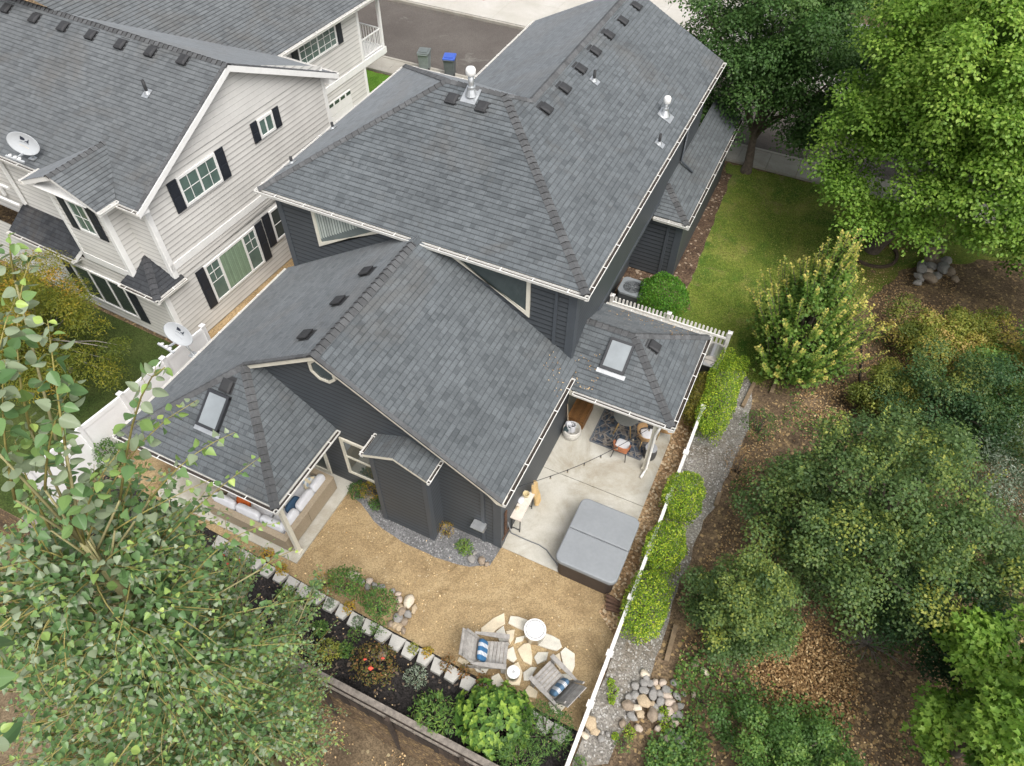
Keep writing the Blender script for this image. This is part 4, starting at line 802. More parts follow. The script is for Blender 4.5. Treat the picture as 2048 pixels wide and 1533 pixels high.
for i, s in enumerate(fl_pts):
    P = [at(880+float(a)/5.11, 1180+float(b)/5.11, 0) for a, b in (q.split(',') for q in s.split())]
    P = [V((x, y, 0)) for x, y in wob([(p.x, p.y) for p in P], .025, .12, i*1.7)]; c0 = sum(P, V((0, 0, 0)))/len(P); m = MB()
    n = len(P); vs = [p+V((0, 0, -.05)) for p in P]+[p+V((0, 0, .012)) for p in P]+[c0+(p-c0)*.95+V((0, 0, .02)) for p in P]
    m.mesh(vs, [(k, (k+1) % n, n+(k+1) % n, n+k) for k in range(n)]+[(n+k, n+(k+1) % n, 2*n+(k+1) % n, 2*n+k) for k in range(n)]+[tuple(range(2*n, 3*n))])
    tag(m.build('flagstone', FLAG[(i*2) % 3]), 'irregular %s flagstone laid in the sand around the fire pit' % cols[i], 'flagstone', 'flagstones round the fire pit')
# ------------------------------------------------------------------ things in the yard
def rslab(mb, c, sx, sy, z0, z1, r, bev=.03, corners=(1, 1, 1, 1), t=.5):
    def ring(ins, z):
        out = []
        for (qx, qy, a0), on in zip(((1, 1, 0), (-1, 1, 90), (-1, -1, 180), (1, -1, 270)), corners):
            rr = r if on else .012
            for k in range(6):
                a = math.radians(a0+18*k); rad = max(rr-ins, .002)
                out.append((c[0]+qx*(sx/2-max(rr, ins+.002))+rad*math.cos(a), c[1]+qy*(sy/2-max(rr, ins+.002))+rad*math.sin(a), z))
        return out
    R_ = [ring(0, z0), ring(0, z1-bev), ring(bev*.3, z1-bev*.3), ring(bev, z1)]; m = len(R_[0])
    mb.mesh([p for g in R_ for p in g], [(a*m+k, a*m+(k+1) % m, (a+1)*m+(k+1) % m, (a+1)*m+k) for a in range(3) for k in range(m)]+[tuple(3*m+k for k in range(m)), tuple(range(m))[::-1]], t)
def cushion(mb, c, sz, M=None, puff=.35, t=.5):
    """soft box: superellipsoid with a seam"""
    vs, fs = ico(3); out = []
    for p in vs:
        e = .42; q = V([math.copysign(abs(k)**e, k) for k in p]); q = q/max(1, (abs(q.x)**5+abs(q.y)**5+abs(q.z)**5)**.2)
        q = V((q.x*sz[0]/2, q.y*sz[1]/2, q.z*sz[2]/2*(1-puff*.5*(abs(p.x)**3+abs(p.y)**3))))
        out.append(V(c)+(M @ q if M is not None else q))
    mb.mesh(out, fs, t)
RX = lambda a: Matrix.Rotation(a, 3, 'X')
RY = lambda a: Matrix.Rotation(a, 3, 'Y')
RZ = lambda a: Matrix.Rotation(a, 3, 'Z')
# hot tub
TUBC = simple('grey_vinyl_cover', (.235, .25, .262), .55, .06, 1.2, bmp=.05, spec=.4); TUBB = simple('brown_tub_skirt', (.055, .042, .036), .6, .12, 5)
TC = at(1197, 1078, .86); tx, ty = TC.x, TC.y
t_ = thing('hot_tub', (tx, ty, 0), 'square hot tub under a folding grey cover on the concrete patio', 'hot tub')
m = MB(); rslab(m, (tx, ty), 1.60, 2.06, 0, .76, .2, .02); m.build('skirt', TUBB, t_)
m = MB(); rslab(m, (tx, ty-.54), 1.76, 1.075, .72, .862, .21, .045, (0, 0, 1, 1)); rslab(m, (tx, ty+.54), 1.76, 1.075, .72, .862, .21, .045, (1, 1, 0, 0))
m.build('cover', TUBC, t_)
m = MB(); m.box((tx, ty, .858), (1.72, .012, .01)); m.build('cover_seam', simple('cover_seam', (.19, .20, .21), .6), t_)
# cord from the house corner to the tub
m = MB(); m.tube([on_y(1016, 1045, 8.55)*1, at(1022, 1066, .03), at(1050, 1079, .03), at(1078, 1090, .03), at(1093, 1100, .03), at(1103, 1114, .03), at(1112, 1126, .03), at(1118, 1134, .05)], .018, 6); tag(m.build('power_conduit', simple('conduit_grey', (.16, .165, .17), .5), smooth=True), 'dark grey conduit lying on the concrete from the house corner to the hot tub', 'conduit')
# sectional sofa under the rear left roof
WEAVE = simple('tan_wicker', (.335, .275, .195), .8, .14, 30, bmp=.4); CUSH = simple('white_outdoor_cloth', (.66, .67, .70), .9, .05, 8)
so = thing('sofa', (-10.4, 6.6, .02), 'L shaped tan wicker sectional sofa with white cushions under the rear patio roof', 'sofa')
_sk = [0]
def sofa_back(a, b, th=.16, h=.64):
    h += .004*_sk[0]; _sk[0] += 1
    m = MB(); a, b = V((*a, 0)), V((*b, 0)); d = (b-a).normalized(); n = V((-d.y, d.x, 0))
    m.prism([a+V((0, 0, .08)), b+V((0, 0, .08)), b+V((0, 0, h)), a+V((0, 0, h))], n*th); m.prism([a+V((0, 0, h))-n*.008-d*.006, b+V((0, 0, h))-n*.008+d*.006, b+n*(th+.008)+V((0, 0, h))+d*.006, a+n*(th+.008)+V((0, 0, h))-d*.006], (0, 0, .02)); m.build('back_frame', WEAVE, so)
sofa_back((-12.15, 5.7), (-11.05, 5.7)); sofa_back((-11.04, 5.7), (-10.2, 5.7)); sofa_back((-10.19, 5.7), (-9.375, 5.7)); sofa_back((-9.36, 5.705), (-9.36, 6.72)); sofa_back((-9.36, 6.735), (-9.36, 8.0)); sofa_back((-9.365, 8.005), (-10.15, 8.005), .14)
sofa_back((-12.155, 6.5), (-12.155, 5.695), .14)
m = MB(); m.box((-10.78, 6.18, .22), (2.6, .75, .24)); m.box((-9.9, 6.95, .22), (.8, 1.9, .24)); m.build('seat_base', WEAVE, so)
for c_, sz in (((-11.55, 6.22, .41), (.8, .72, .18)), ((-10.72, 6.22, .41), (.8, .72, .18)), ((-9.88, 6.25, .41), (.78, .78, .18)), ((-9.9, 7.05, .41), (.76, .78, .18)), ((-9.9, 7.62, .41), (.76, .5, .18))):
    m = MB(); cushion(m, c_, sz, puff=.15); m.build('seat_cushion', CUSH, so, True)
for c_, sz, R_ in (((-11.7, 5.98, .66), (.82, .2, .44), RX(-.2)), ((-10.85, 5.98, .66), (.82, .2, .44), RX(-.2)), ((-10.02, 5.98, .64), (.8, .2, .42), RX(-.2)), ((-9.64, 6.3, .66), (.2, .66, .44), RY(-.2)), ((-9.64, 7.0, .66), (.2, .7, .44), RY(-.2)), ((-9.64, 7.62, .66), (.2, .56, .44), RY(-.2))):
    m = MB(); cushion(m, c_, sz, R_, puff=.3); m.build('back_cushion', CUSH, so, True)
def pillow(c_, sz, R_, mat, label):
    m = MB(); cushion(m, c_, sz, R_, puff=.75); tag(m.build('throw_pillow', mat, smooth=True), label, 'pillow', 'throw pillows on the sectional sofa')
pillow((-11.2, 6.2, .66), (.46, .14, .42), RX(-.45), simple('orange_cloth', (.50, .115, .02), .9, .1, 9), 'burnt orange throw pillow on the wicker sectional sofa')
pillow((-9.83, 6.72, .66), (.14, .56, .42), RY(-.5), simple('navy_cloth', (.028, .07, .13), .9, .2, 9), 'navy blue throw pillow on the wicker sectional sofa')
def striped(name, c1, c2, freq, axis=1, c3=None, f2=1.5):
    m, t, b = nodes(name); s = N_(t, 'ShaderNodeSeparateXYZ'); t.links.new(obj_co(t), s.inputs[0])
    def st(ax, f):
        w = N_(t, 'ShaderNodeMath', operation='WRAP'); t.links.new(s.outputs[ax], w.inputs[0]); w.inputs[1].default_value = 1/f; w.inputs[2].default_value = 0
        return ramp(t, N_mul(t, w.outputs[0], f), [(.48, 0.), (.52, 1.)])
    c = mix(t, c1, c2, st(axis, freq))
    if c3: c = mix(t, c, c3, st((axis+1) % 2, f2))
    t.links.new(c, b.inputs['Base Color']); b.inputs['Roughness'].default_value = .9; return m
pillow((-9.85, 7.55, .66), (.42, .16, .42), RZ(.7) @ RX(-.6), striped('plaid_cloth', (.62, .60, .55), (.30, .38, .46), 9, 0, (.60, .52, .36), 7), 'plaid throw pillow in the far corner of the sectional sofa')
# fire pits
STEEL = simple('brushed_steel', (.62, .60, .57), .28, .08, 9, metal=.9); PITW = simple('white_enamel', (.80, .80, .79), .35, .04, 4); INK = simple('black_enamel', (.02, .02, .02), .5)
P1, P2 = at(1070.2, 1259.3, .45), at(1026.8, 1344, .39)
f1 = thing('fire_pit', (P1.x, P1.y, .02), 'large round smokeless fire pit with a white lid on the flagstones', 'fire pit')
m = MB(); m.lathe([(.22, .0), (.235, .01), (.235, .03), (.215, .045), (.262, .06), (.268, .40), (.262, .42), (.24, .42), (.24, .40)], (P1.x, P1.y, .02), 36); m.build('drum', STEEL, f1, True)
m = MB(); m.lathe([(.235, .405), (.285, .405), (.29, .415), (.285, .435), (.25, .44), (.01, .447)], (P1.x, P1.y, .02), 40); m.build('lid', PITW, f1)
m = MB(); m.tube([(P1.x+.235*math.cos(a), P1.y+.235*math.sin(a), .462) for a in np.linspace(0, 6.283, 40)[:-1]], .007, 5, closed=True); m.build('lid_ring', INK, f1)
f2 = thing('fire_pit', (P2.x, P2.y, .02), 'small steel tabletop stove with a white vented lid between the two chairs', 'fire pit')
m = MB(); m.lathe([(.12, 0), (.135, .01), (.135, .03), (.15, .06), (.15, .34), (.13, .35)], (P2.x, P2.y, .02), 28); m.build('drum', STEEL, f2, True)
m = MB(); m.lathe([(.15, .335), (.162, .34), (.162, .365), (.15, .372), (.01, .376)], (P2.x, P2.y, .02), 30); m.build('lid', PITW, f2)
m = MB(); cx, cy, cz = P2.x, P2.y, .40
m.lathe([(.001, -.003), (.011, 0), (.001, .002)], (cx, cy, cz), 8)
for a in range(4):
    for s in (-.5, .5): q = a*math.pi/2+.4+s*.7; m.box((cx+.032*math.cos(q), cy+.032*math.sin(q), cz), (.016, .012, .004), RZ(q+1.57))
m.build('lid_vents', INK, f2)
# adirondack chairs: built facing -y at the origin, then placed
WGREY = simple('weathered_chair_wood', (.30, .285, .265), .85, .22, 12, bmp=.4, tint=.18)
def chair_parts(root):
    def part(n, fn, each=False): m = MBP() if each else MB(); fn(m); (m.each if each else m.build)(n, WGREY, root)
    def slats_seat(m):
        for i in range(8): y = -.36+i*.087; m.box((0, y, .345-.012*i), (.56, .079, .022), RX(-.14), t=random.random())
    part('seat', slats_seat)
    def slats_back(m):
        for i in range(9): s = .04+i*.088; m.box((0, .27+s*.55-.04*math.sin(s*3.6), .25+s*.84), (.62, .08, .022), RX(-math.atan2(.55, .84)+1.5708-.04*i+.12), t=random.random())
    part('back', slats_back)
    for sx in (-1, 1):
        def arm(m, sx=sx): m.prism([(sx*.30, -.42, .52), (sx*.41, -.42, .52), (sx*.415, -.1, .525), (sx*.385, .42, .53), (sx*.33, .42, .53), (sx*.30, -.1, .525)], (0, 0, .024))
        part('arm', arm)
        def fl(m, sx=sx): m.box((sx*.33, -.34, .26), (.03, .11, .52))
        part('leg', fl)
        def rl(m, sx=sx): m.bar((sx*.285, -.38, .33), (sx*.285, .62, .06), .03, .13)
        part('leg', rl)
        def sup(m, sx=sx): m.bar((sx*.315, .36, .5), (sx*.30, .58, .93), .03, .06, up=(1, 0, 0)); m.bar((sx*.315, .2, .1), (sx*.315, .37, .52), .03, .05, up=(1, 0, 0))
        part('side_rail', sup)
PILC = None
def adirondack(p, face, label):
    """p: ground point under the middle of the chair; face: heading the sitter looks to, radians from -y"""
    r = thing('adirondack_chair', (0, 0, 0), label, 'chair', 'adirondack chairs by the fire pit'); chair_parts(r); place(r, p, face, 1.06); return r
c1 = V((-2.99, 5.52, 0)); h1 = math.radians(109)
adirondack(c1, h1, 'weathered grey adirondack chair facing right, nearest the edging blocks')
c2 = V((-1.27, 5.54, 0)); h2 = math.radians(249)
adirondack(c2, h2, 'weathered grey adirondack chair facing up the yard, nearest the white fence')
PB1 = striped('blue_white_cloth', (.035, .115, .24), (.035, .115, .24), 3, 0)
def pil_mat(name, blue):
    m, t, b = nodes(name); s = N_(t, 'ShaderNodeSeparateXYZ'); t.links.new(obj_co(t), s.inputs[0])
    def w(ax, f): n = N_(t, 'ShaderNodeMath', operation='WRAP'); t.links.new(s.outputs[ax], n.inputs[0]); n.inputs[1].default_value = 1/f; n.inputs[2].default_value = 0; return N_mul(t, n.outputs[0], f)
    ab = N_(t, 'ShaderNodeMath', operation='ABSOLUTE'); t.links.new(s.outputs[0], ab.inputs[0])
    band = ramp(t, ab.outputs[0], [(.055, 0.), (.06, 1.), (.150, 1.), (.155, 0.)]); lines = ramp(t, w(1, 30), [(.2, 0.), (.3, 1.), (.9, 1.), (1, 0.)])
    mu = N_(t, 'ShaderNodeMath', operation='MULTIPLY'); t.links.new(band, mu.inputs[0]); t.links.new(lines, mu.inputs[1])
    t.links.new(mix(t, blue, (.68, .68, .68), mu.outputs[0]), b.inputs['Base Color']); b.inputs['Roughness'].default_value = .9; return m
for c_, h, mt, lb in ((c1, h1, pil_mat('blue_pillow_cloth', (.03, .12, .25)), 'blue lumbar pillow with white striped bands on the chair by the edging blocks'), (c2, h2, pil_mat('slate_pillow_cloth', (.075, .15, .24)), 'slate blue lumbar pillow with white striped bands on the chair by the fence')):
    m = MB(); cushion(m, (0, 0, 0), (.54, .31, .14), RX(.95), puff=.45); o = m.build('lumbar_pillow', mt, smooth=True, base=(0, 0, 0)); p = c_+RZ(h) @ V((0, .20, .46)); place(o, p, h); tag(o, lb, 'pillow', 'pillows on the adirondack chairs')
# console table, slab board, bowls, wall ornament
TOPW = simple('pale_stone_top', (.62, .56, .49), .6, .12, 4)
k_ = thing('console_table', (-3.94, 9.5, 0), 'narrow pale topped console table with dark metal legs against the house wall', 'table')
m = MB(); m.box((-3.94, 9.5, .745), (.32, .98, .04)); m.build('tabletop', TOPW, k_)
for y in (9.08, 9.93):
    for x in (-4.07, -3.82): m = MB(); m.box((x, y, .36), (.025, .025, .72)); m.build('leg', BLACKM, k_)
    m = MB(); m.bar((-4.07, y, .12), (-3.82, y, .12), .02, .02); m.bar((-4.07, y, .7), (-3.82, y, .7), .02, .02); m.build('stretcher', BLACKM, k_)
m = MB(); prof = [(-.02, 0), (.17, .02), (.2, .3), (.16, .62), (.2, .85), (.13, 1.05), (.02, 1.12), (-.1, 1.0), (-.15, .7), (-.11, .4), (-.14, .15)]
m.prism([V((-3.72-z*.19, 10.12+y_, z)) for y_, z in prof], (.045, 0, .02)); tag(m.build('wood_slab', simple('yellow_live_edge', (.62, .43, .20), .6, .25, 3)), 'tall yellow live edge wood slab leaning on the wall beside the console table', 'wood slab')
m = MB(); m.lathe([(.05, 0), (.09, .06), (.10, .15), (.085, .15), (.075, .07), (.03, .02)], (-3.98, 9.82, .765), 18); tag(m.build('basket_bowl', simple('straw', (.50, .42, .25), .9, .2, 20), smooth=True), 'small straw bowl on the far end of the console table', 'bowl')
m = MB(); m.blob((-4.05, 9.62, .80), (.1, .12, .05), 4, .3); tag(m.build('folded_cloth', CUSH, smooth=True), 'crumpled white cloth on the console table', 'cloth')
m = MB(); m.blob((-4.04, 9.35, .79), (.06, .07, .035), 7, .3); tag(m.build('seashell', simple('shell', (.55, .45, .32), .6, .3, 20), smooth=True), 'tan shell on the middle of the console table', 'shell')
RUST = simple('rusty_metal', (.10, .052, .03), .9, .35, 14, bmp=.4)
w_ = thing('wall_ornament', (-4.03, 8.62, .5), 'rusty brown metal ornament hanging on the wall by the house corner', 'ornament')
m = MB()
for i in range(5): m.box((-4.05, 8.62, .62+i*.25), (.03, .13-.02*(i % 2), .2), t=random.random())
m.tube([(-4.05, 8.62, .5), (-4.05, 8.62, 1.75)], .02, 6); m.build('plates', RUST, w_)
m = MB(); m.tube([(-4.05, 8.4, .48), (-4.05, 8.85, .48)], .018, 6); m.build('bar', RUST, w_)
# dining corner under the right roof
def rugmat():
    m, t, b = nodes('patterned_rug'); p = pos(t); v = N_(t, 'ShaderNodeTexVoronoi'); v.inputs['Scale'].default_value = 11; t.links.new(p, v.inputs[0]); s = N_(t, 'ShaderNodeSeparateColor'); t.links.new(v.outputs['Color'], s.inputs[0])
    c = ramp(t, s.outputs[0], [(0, (.028, .045, .075)), (.4, (.07, .095, .13)), (.62, (.10, .09, .085)), (.85, (.27, .24, .21)), (1, (.05, .05, .06))])
    v2 = N_(t, 'ShaderNodeTexVoronoi'); v2.feature = 'DISTANCE_TO_EDGE'; v2.inputs['Scale'].default_value = 3.2; t.links.new(p, v2.inputs[0]); c = mix(t, (.33, .30, .26), c, ramp(t, v2.outputs[0], [(.02, .35), (.05, 1.)]))
    t.links.new(c, b.inputs['Base Color']); b.inputs['Roughness'].default_value = 1; return m
m = MB(); m.box((-2.32, 14.35, .012), (1.66, 2.72, .012)); RUG = m.build('outdoor_rug', rugmat()); tag(RUG, 'dark blue patterned outdoor rug under the round table', 'rug')
m = MB()
for x, y, sx, sy in ((-2.32, 12.965, 1.7, .05), (-2.32, 15.735, 1.7, .05), (-3.165, 14.35, .05, 2.72), (-1.475, 14.35, .05, 2.72)): m.box((x, y, .014), (sx, sy, .016))
m.build('rug_border', simple('rug_border', (.14, .15, .165), .95), RUG)
OAK = simple('honey_oak', (.50, .34, .15), .5, .12, 8); RAT = simple('rattan', (.42, .26, .12), .6, .2, 12); RATO = simple('orange_rattan', (.46, .17, .075), .55, .15, 12)
tb = thing('dining_table', (-2.33, 13.85, .02), 'round grey topped patio table with splayed oak legs on the rug', 'table')
m = MB(); m.lathe([(.36, .70), (.40, .705), (.405, .72), (.40, .735), (.01, .737)], (-2.33, 13.85, .02), 40); m.build('tabletop', simple('grey_table_top', (.22, .225, .215), .6, .08, 3), tb)
for a in (.9, 2.5, 4.05, 5.6):
    m = MB(); m.tube([(-2.33+.2*math.cos(a), 13.85+.2*math.sin(a), .71), (-2.33+.4*math.cos(a), 13.85+.4*math.sin(a), .02)], [.03, .02], 8); m.build('leg', OAK, tb, True)
def shell_chair(p, face, label, frame, legm, cush=CUSH, big=1.):
    r = thing('patio_chair', (0, 0, 0), label, 'chair', 'patio chairs at the round table')
    m = MB(); m.rbox((0, 0, .43), (.44, .42, .05), .05); m.build('seat', frame, r)
    m = MB(); cushion(m, (0, -.02, .48), (.42, .42, .09), puff=.2); m.build('cushion', cush, r, True)
    m = MB()
    for j, z in enumerate(np.linspace(.5, .78, 9)): m.tube([((.25+.02*j/8)*math.sin(a)*big, .24*math.cos(a)*big+.02+.05*j/8, z-.14*abs(a)/1.9*j/8) for a in np.linspace(-1.9, 1.9, 19)], .017, 5)
    m.build('backrest', frame, r, True)
    for x, y in ((-.18, -.17), (.18, -.17), (-.18, .17), (.18, .17)):
        m = MB(); m.tube([(x, y, .42), (x*1.3, y*1.3, .0)], [.018, .013], 6); m.build('leg', legm, r, True)
    place(r, p, face); return r
shell_chair(V((-2.11, 12.88, .02)), math.radians(180), 'orange rattan chair with a white cushion and black legs on the rug edge', RATO, BLACKM)
shell_chair(V((-1.55, 13.62, .02)), math.radians(118), 'tan rattan armchair with a white cushion behind the patio post', RAT, OAK, big=1.15)
shell_chair(V((-1.08, 14.2, .0)), math.radians(100), 'tan rattan armchair half under the roof at the patio edge', RAT, OAK, big=1.1)
m = MB(); m.lathe([(.15, 0), (.19, .03), (.205, .22), (.19, .42), (.17, .45)], (-1.27, 13.22, 0), 24); d_ = m.build('side_table', simple('charcoal_drum', (.07, .07, .072), .6, .1, 6), smooth=True); tag(d_, 'charcoal drum shaped side table with a grey top beside the patio post', 'side table')
m = MB(); m.lathe([(.17, .45), (.185, .455), (.185, .475), (.01, .478)], (-1.27, 13.22, 0), 24); m.build('top', simple('grey_drum_top', (.30, .31, .33), .5), d_)
BROWNW = simple('brown_wicker', (.20, .095, .03), .7, .35, 22, bmp=.4, tint=.3)
b_ = thing('storage_bench', (-3.81, 13.6, 0), 'brown slatted wooden storage bench against the wall under the roof', 'bench')
m = MB()
for i in range(11): m.box((-4.06+i*.052, 13.72, .43), (.046, .98, .03), t=random.random())
m.build('lid', BROWNW, b_)
m = MB()
for i in range(6): m.box((-3.8, 13.72, .06+i*.062), (.55, .94, .055), t=random.random())
m.build('body', BROWNW, b_)
bk = thing('basket', (-3.78, 12.92, 0), 'round white woven basket holding a rolled blanket by the house wall', 'basket')
m = MB(); m.lathe([(.22, 0), (.27, .05), (.30, .2), (.29, .34), (.275, .38), (.255, .38), (.255, .12), (.02, .1)], (-3.78, 12.92, 0), 32); m.build('body', simple('white_weave', (.62, .60, .55), .9, .16, 26, bmp=.7), bk, True)
m = MB()
sp = [(-3.80+(.03+.0135*a)*math.cos(a), 12.95+(.03+.0135*a)*math.sin(a)) for a in np.linspace(0, 11, 60)]
for (xa, ya), (xb, yb) in zip(sp[:-1], sp[1:]): m.mesh([(xa, ya, .2), (xb, yb, .2), (xb, yb, .5), (xa, ya, .5)], [(0, 1, 2, 3)]); 
m.tube([(x, y, .49) for x, y in sp], .016, 6); tag(m.build('rolled_blanket', CUSH, smooth=True), 'pale rolled blanket standing in the round white basket', 'blanket')
m = MB(); m.blob((-3.93, 12.83, .36), (.1, .13, .07), 3, .25); tag(m.build('dark_cloth', simple('dark_teal_cloth', (.03, .05, .055), .9), smooth=True), 'dark cloth stuffed in the white basket beside the blanket', 'cloth')
sh_ = thing('hand_broom', (-4.0, 13.0, .3), 'pale broom with a wooden handle standing behind the basket', 'broom')
m = MB(); m.tube([(-3.95, 13.0, .35), (-4.07, 13.08, 1.25)], .014, 8); m.build('handle', simple('pale_wood', (.5, .4, .28), .6), sh_)
m = MB(); m.blob((-3.93, 12.98, .42), (.12, .08, .16), 9, .12); m.build('head', CUSH, sh_, True)
# string of lights
s_ = thing('string_lights', (-2.5, 10.5, 2.3), 'black string of festoon lights slung from the gutter corner to the patio post', 'lights')
a, b = V((-3.75, 8.95, 2.78)), V((-1.27, 12.66, 2.36)); sp = [a.lerp(b, i/40)-V((0, 0, .32*math.sin(math.pi*i/40))) for i in range(41)]
m = MB(); m.tube([V((-4.05, 8.75, 2.6))]+sp, .009, 5); m.build('cable', BLACKM, s_)
for i in range(3, 40, 5):
    p = sp[i]; q = MB(); q.lathe([(.018, 0), (.018, -.06)], p, 8); k = q.build('lamp_holder', BLACKM, s_); q = MB(); q.lathe([(.012, -.06), (.028, -.09), (.026, -.115), (.004, -.13)], p, 10); q.build('bulb', simple('clear_bulb', (.30, .27, .20), .15), k, True)
# logs, grill, air conditioner, path light
BARKM = simple('log_bark', (.13, .075, .05), .95, .4, 9, bmp=.8); CUT = simple('log_end', (.42, .28, .16), .9, .2, 12)
for i, (px, py_) in enumerate([(1226, 1199), (1227, 1206), (1226, 1214), (1227, 1221)]):
    p = at(px, py_, .1); d = V((.21, .02*i-.03, 0)); m = MB(); m.tube([p-d, p-d*.3+V((0, .008, .004)), p+d], [.055, .06, .052], 9); o = m.build('firewood_log', BARKM, smooth=True); tag(o, ['split', 'round', 'short', 'dark'][i]+' firewood log in the small stack inside the white fence', 'log', 'firewood logs'); m = MB()
    for s in (-1, 1): m.lathe([(.05, -.004), (.048, .004)], p+d*s*1.01, 9, M=RY(1.5708))
    m.build('cut_end', CUT, o)
g_ = thing('barbecue_grill', (-.52, 17.4, 0), 'stainless steel barbecue grill between the picket fence and the hedge', 'grill')
m = MB(); m.rbox((-.52, 17.42, .38), (.55, .95, .76), .03); m.build('cart', simple('black_cart', (.02, .02, .022), .5), g_)
m = MB(); pr = [(.30*math.cos(a)-.02, .8+.26*math.sin(a)) for a in np.linspace(0, math.pi, 11)]
m.prism([(-.52+x, 17.2, z) for x, z in pr], (0, .62, 0)); m.build('lid', STEEL, g_)
m = MB(); m.tube([(-.78, 17.28, .98), (-.8, 17.28, 1.0), (-.8, 17.74, 1.0), (-.78, 17.74, .98)], .016, 6); m.build('handle', STEEL, g_)
for y in (17.97, 17.05): m = MB(); m.box((-.52, y, .82), (.5, .27, .03)); m.build('side_shelf', STEEL, g_)
m = MB(); m.tube([(-.52, 17.0, .86), (-.3, 17.2, .95)], .012, 6); m.build('tongs', INK, g_)
a_ = thing('air_conditioner', (-4.12, 19.5, 0), 'square grey air conditioner with a round fan grille between the wall and the shrub', 'air conditioner')
ACM = simple('ac_grey', (.22, .24, .255), .5, .08, 5)
m = MB(); rslab(m, (-4.12, 19.5), .86, .86, 0, .78, .09, .01); m.build('cabinet', simple('ac_dark', (.06, .065, .07), .6), a_)
m = MB(); n_ = 40; R1 = [(-4.12+.345*math.cos(2*math.pi*k/n_), 19.5+.345*math.sin(2*math.pi*k/n_)) for k in range(n_)]
R2 = []
for k in range(n_):
    a = 2*math.pi*k/n_; c_, s = math.cos(a), math.sin(a); e = .45/max(abs(c_), abs(s)); e = min(e, .56); R2.append((-4.12+e*c_, 19.5+e*s))
m.mesh([(x, y, .84) for x, y in R1]+[(x, y, .84) for x, y in R2]+[(x, y, .76) for x, y in R2]+[(x, y, .70) for x, y in R1], [(k, n_+k, n_+(k+1) % n_, (k+1) % n_) for k in range(n_)]+[(n_+k, 2*n_+k, 2*n_+(k+1) % n_, n_+(k+1) % n_) for k in range(n_)]+[(3*n_+k, k, (k+1) % n_, 3*n_+(k+1) % n_) for k in range(n_)]); m.build('top_panel', ACM, a_)
m = MB()
for k in range(4): a = k*math.pi/2+.3; m.mesh([(-4.12+r_*math.cos(a+w), 19.5+r_*math.sin(a+w), .79+z) for r_, w, z in ((.08, -.3, 0), (.3, -.25, 0), (.3, .3, .03), (.08, .3, .03))], [(0, 1, 2, 3)])
m.lathe([(.08, .785), (.09, .83), (.02, .835)], (-4.12, 19.5, 0), 14); m.build('fan', simple('fan_grey', (.10, .11, .115), .4), a_)
m = MB()
for r_ in (.12, .19, .26, .32): m.tube([(-4.12+r_*math.cos(2*math.pi*k/28), 19.5+r_*math.sin(2*math.pi*k/28), .85) for k in range(28)], .004, 4, closed=True)
for k in range(8): a = k*math.pi/4; m.tube([(-4.12, 19.5, .852), (-4.12+.35*math.cos(a), 19.5+.35*math.sin(a), .85)], .005, 4)
m.build('grille', ACM, a_)
m = MB(); m.lathe([(.02, 0), (.02, .36)], at(1422, 845, .4)-V((0, 0, .4)), 8); pl = m.build('path_light', BLACKM); tag(pl, 'round white topped path light at the end of the long hedge', 'path light')
m = MB(); m.lathe([(.03, .34), (.12, .37), (.11, .40), (.03, .43)], at(1422, 845, .4)-V((0, 0, .4)), 20); m.build('shade', PITW, pl, True)
# black irrigation pipe, edging timbers
m = MB(); m.tube([at(x, y, .0) for x, y in ((1727, 655), (1722, 690), (1724, 720), (1719, 755), (1722, 790), (1716, 820))], .03, 6); tag(m.build('drain_pipe', INK, smooth=True), 'black flexible pipe lying across the bare soil right of the small maple', 'pipe')
TIM = simple('edging_timber', (.20, .145, .09), .9, .25, 8, bmp=.4)
for i, (x0, y0, x1, y1) in enumerate(((1509, 765), (1486, 812)) and ((1509, 765, 1486, 812), (1559, 745, 1543, 785), (1352, 1250, 1333, 1322), (1432, 1010, 1440, 985))):
    m = MB(); m.bar(at(x0, y0, .06), at(x1, y1, .06), .12, .1); tag(m.build('edging_timber', TIM), ['straight tan timber edging the gravel path near the hedge', 'dark timber half buried in the soil below the small maple', 'curved reddish timber along the lower gravel path', 'short dark timber by the bend of the gravel path'][i], 'timber', 'timbers edging the gravel path')
# wheeled bins
def bin_(p, rz, body, lidm, label, wheel=INK):
    r = thing('wheelie_bin', (0, 0, 0), label, 'bin', 'wheeled bins at the kerb'); m = MB()
    m.mesh([(-.23, -.26, .06), (.23, -.26, .06), (.23, .24, .06), (-.23, .24, .06), (-.29, -.33, .98), (.29, -.33, .98), (.29, .33, .98), (-.29, .33, .98)], [(3, 2, 1, 0), (0, 1, 5, 4), (1, 2, 6, 5), (2, 3, 7, 6), (3, 0, 4, 7)])
    for z in (.35, .62): m.box((0, -.285-.05*z, z), (.4, .02, .05))
    m.build('body', body, r)
    m = MB(); rslab(m, (0, 0), .64, .74, .98, 1.06, .06, .03); rslab(m, (0, 0), .46, .5, 1.05, 1.10, .06, .02); m.build('lid', lidm, r)
    m = MB(); m.tube([(-.26, .39, .98), (.26, .39, .98)], .02, 6); m.build('handle', body, r)
    for x in (-.26, .26): m = MB(); m.lathe([(.12, -.03), (.13, 0), (.12, .03)], (x, .27, .13), 16, M=RY(1.5708)); m.build('wheel', wheel, r)
    place(r, p, rz)
bin_(at(851, 141, .04), math.radians(196), simple('bin_grey', (.20, .235, .23), .5), simple('bin_lid_grey', (.13, .15, .145), .4), 'grey green wheeled bin at the kerb, left of the blue one')
bin_(at(901, 152, .04), math.radians(199), simple('bin_dark', (.10, .115, .12), .5), simple('bin_lid_blue', (.05, .11, .45), .4), 'dark wheeled bin with a bright blue lid at the kerb')
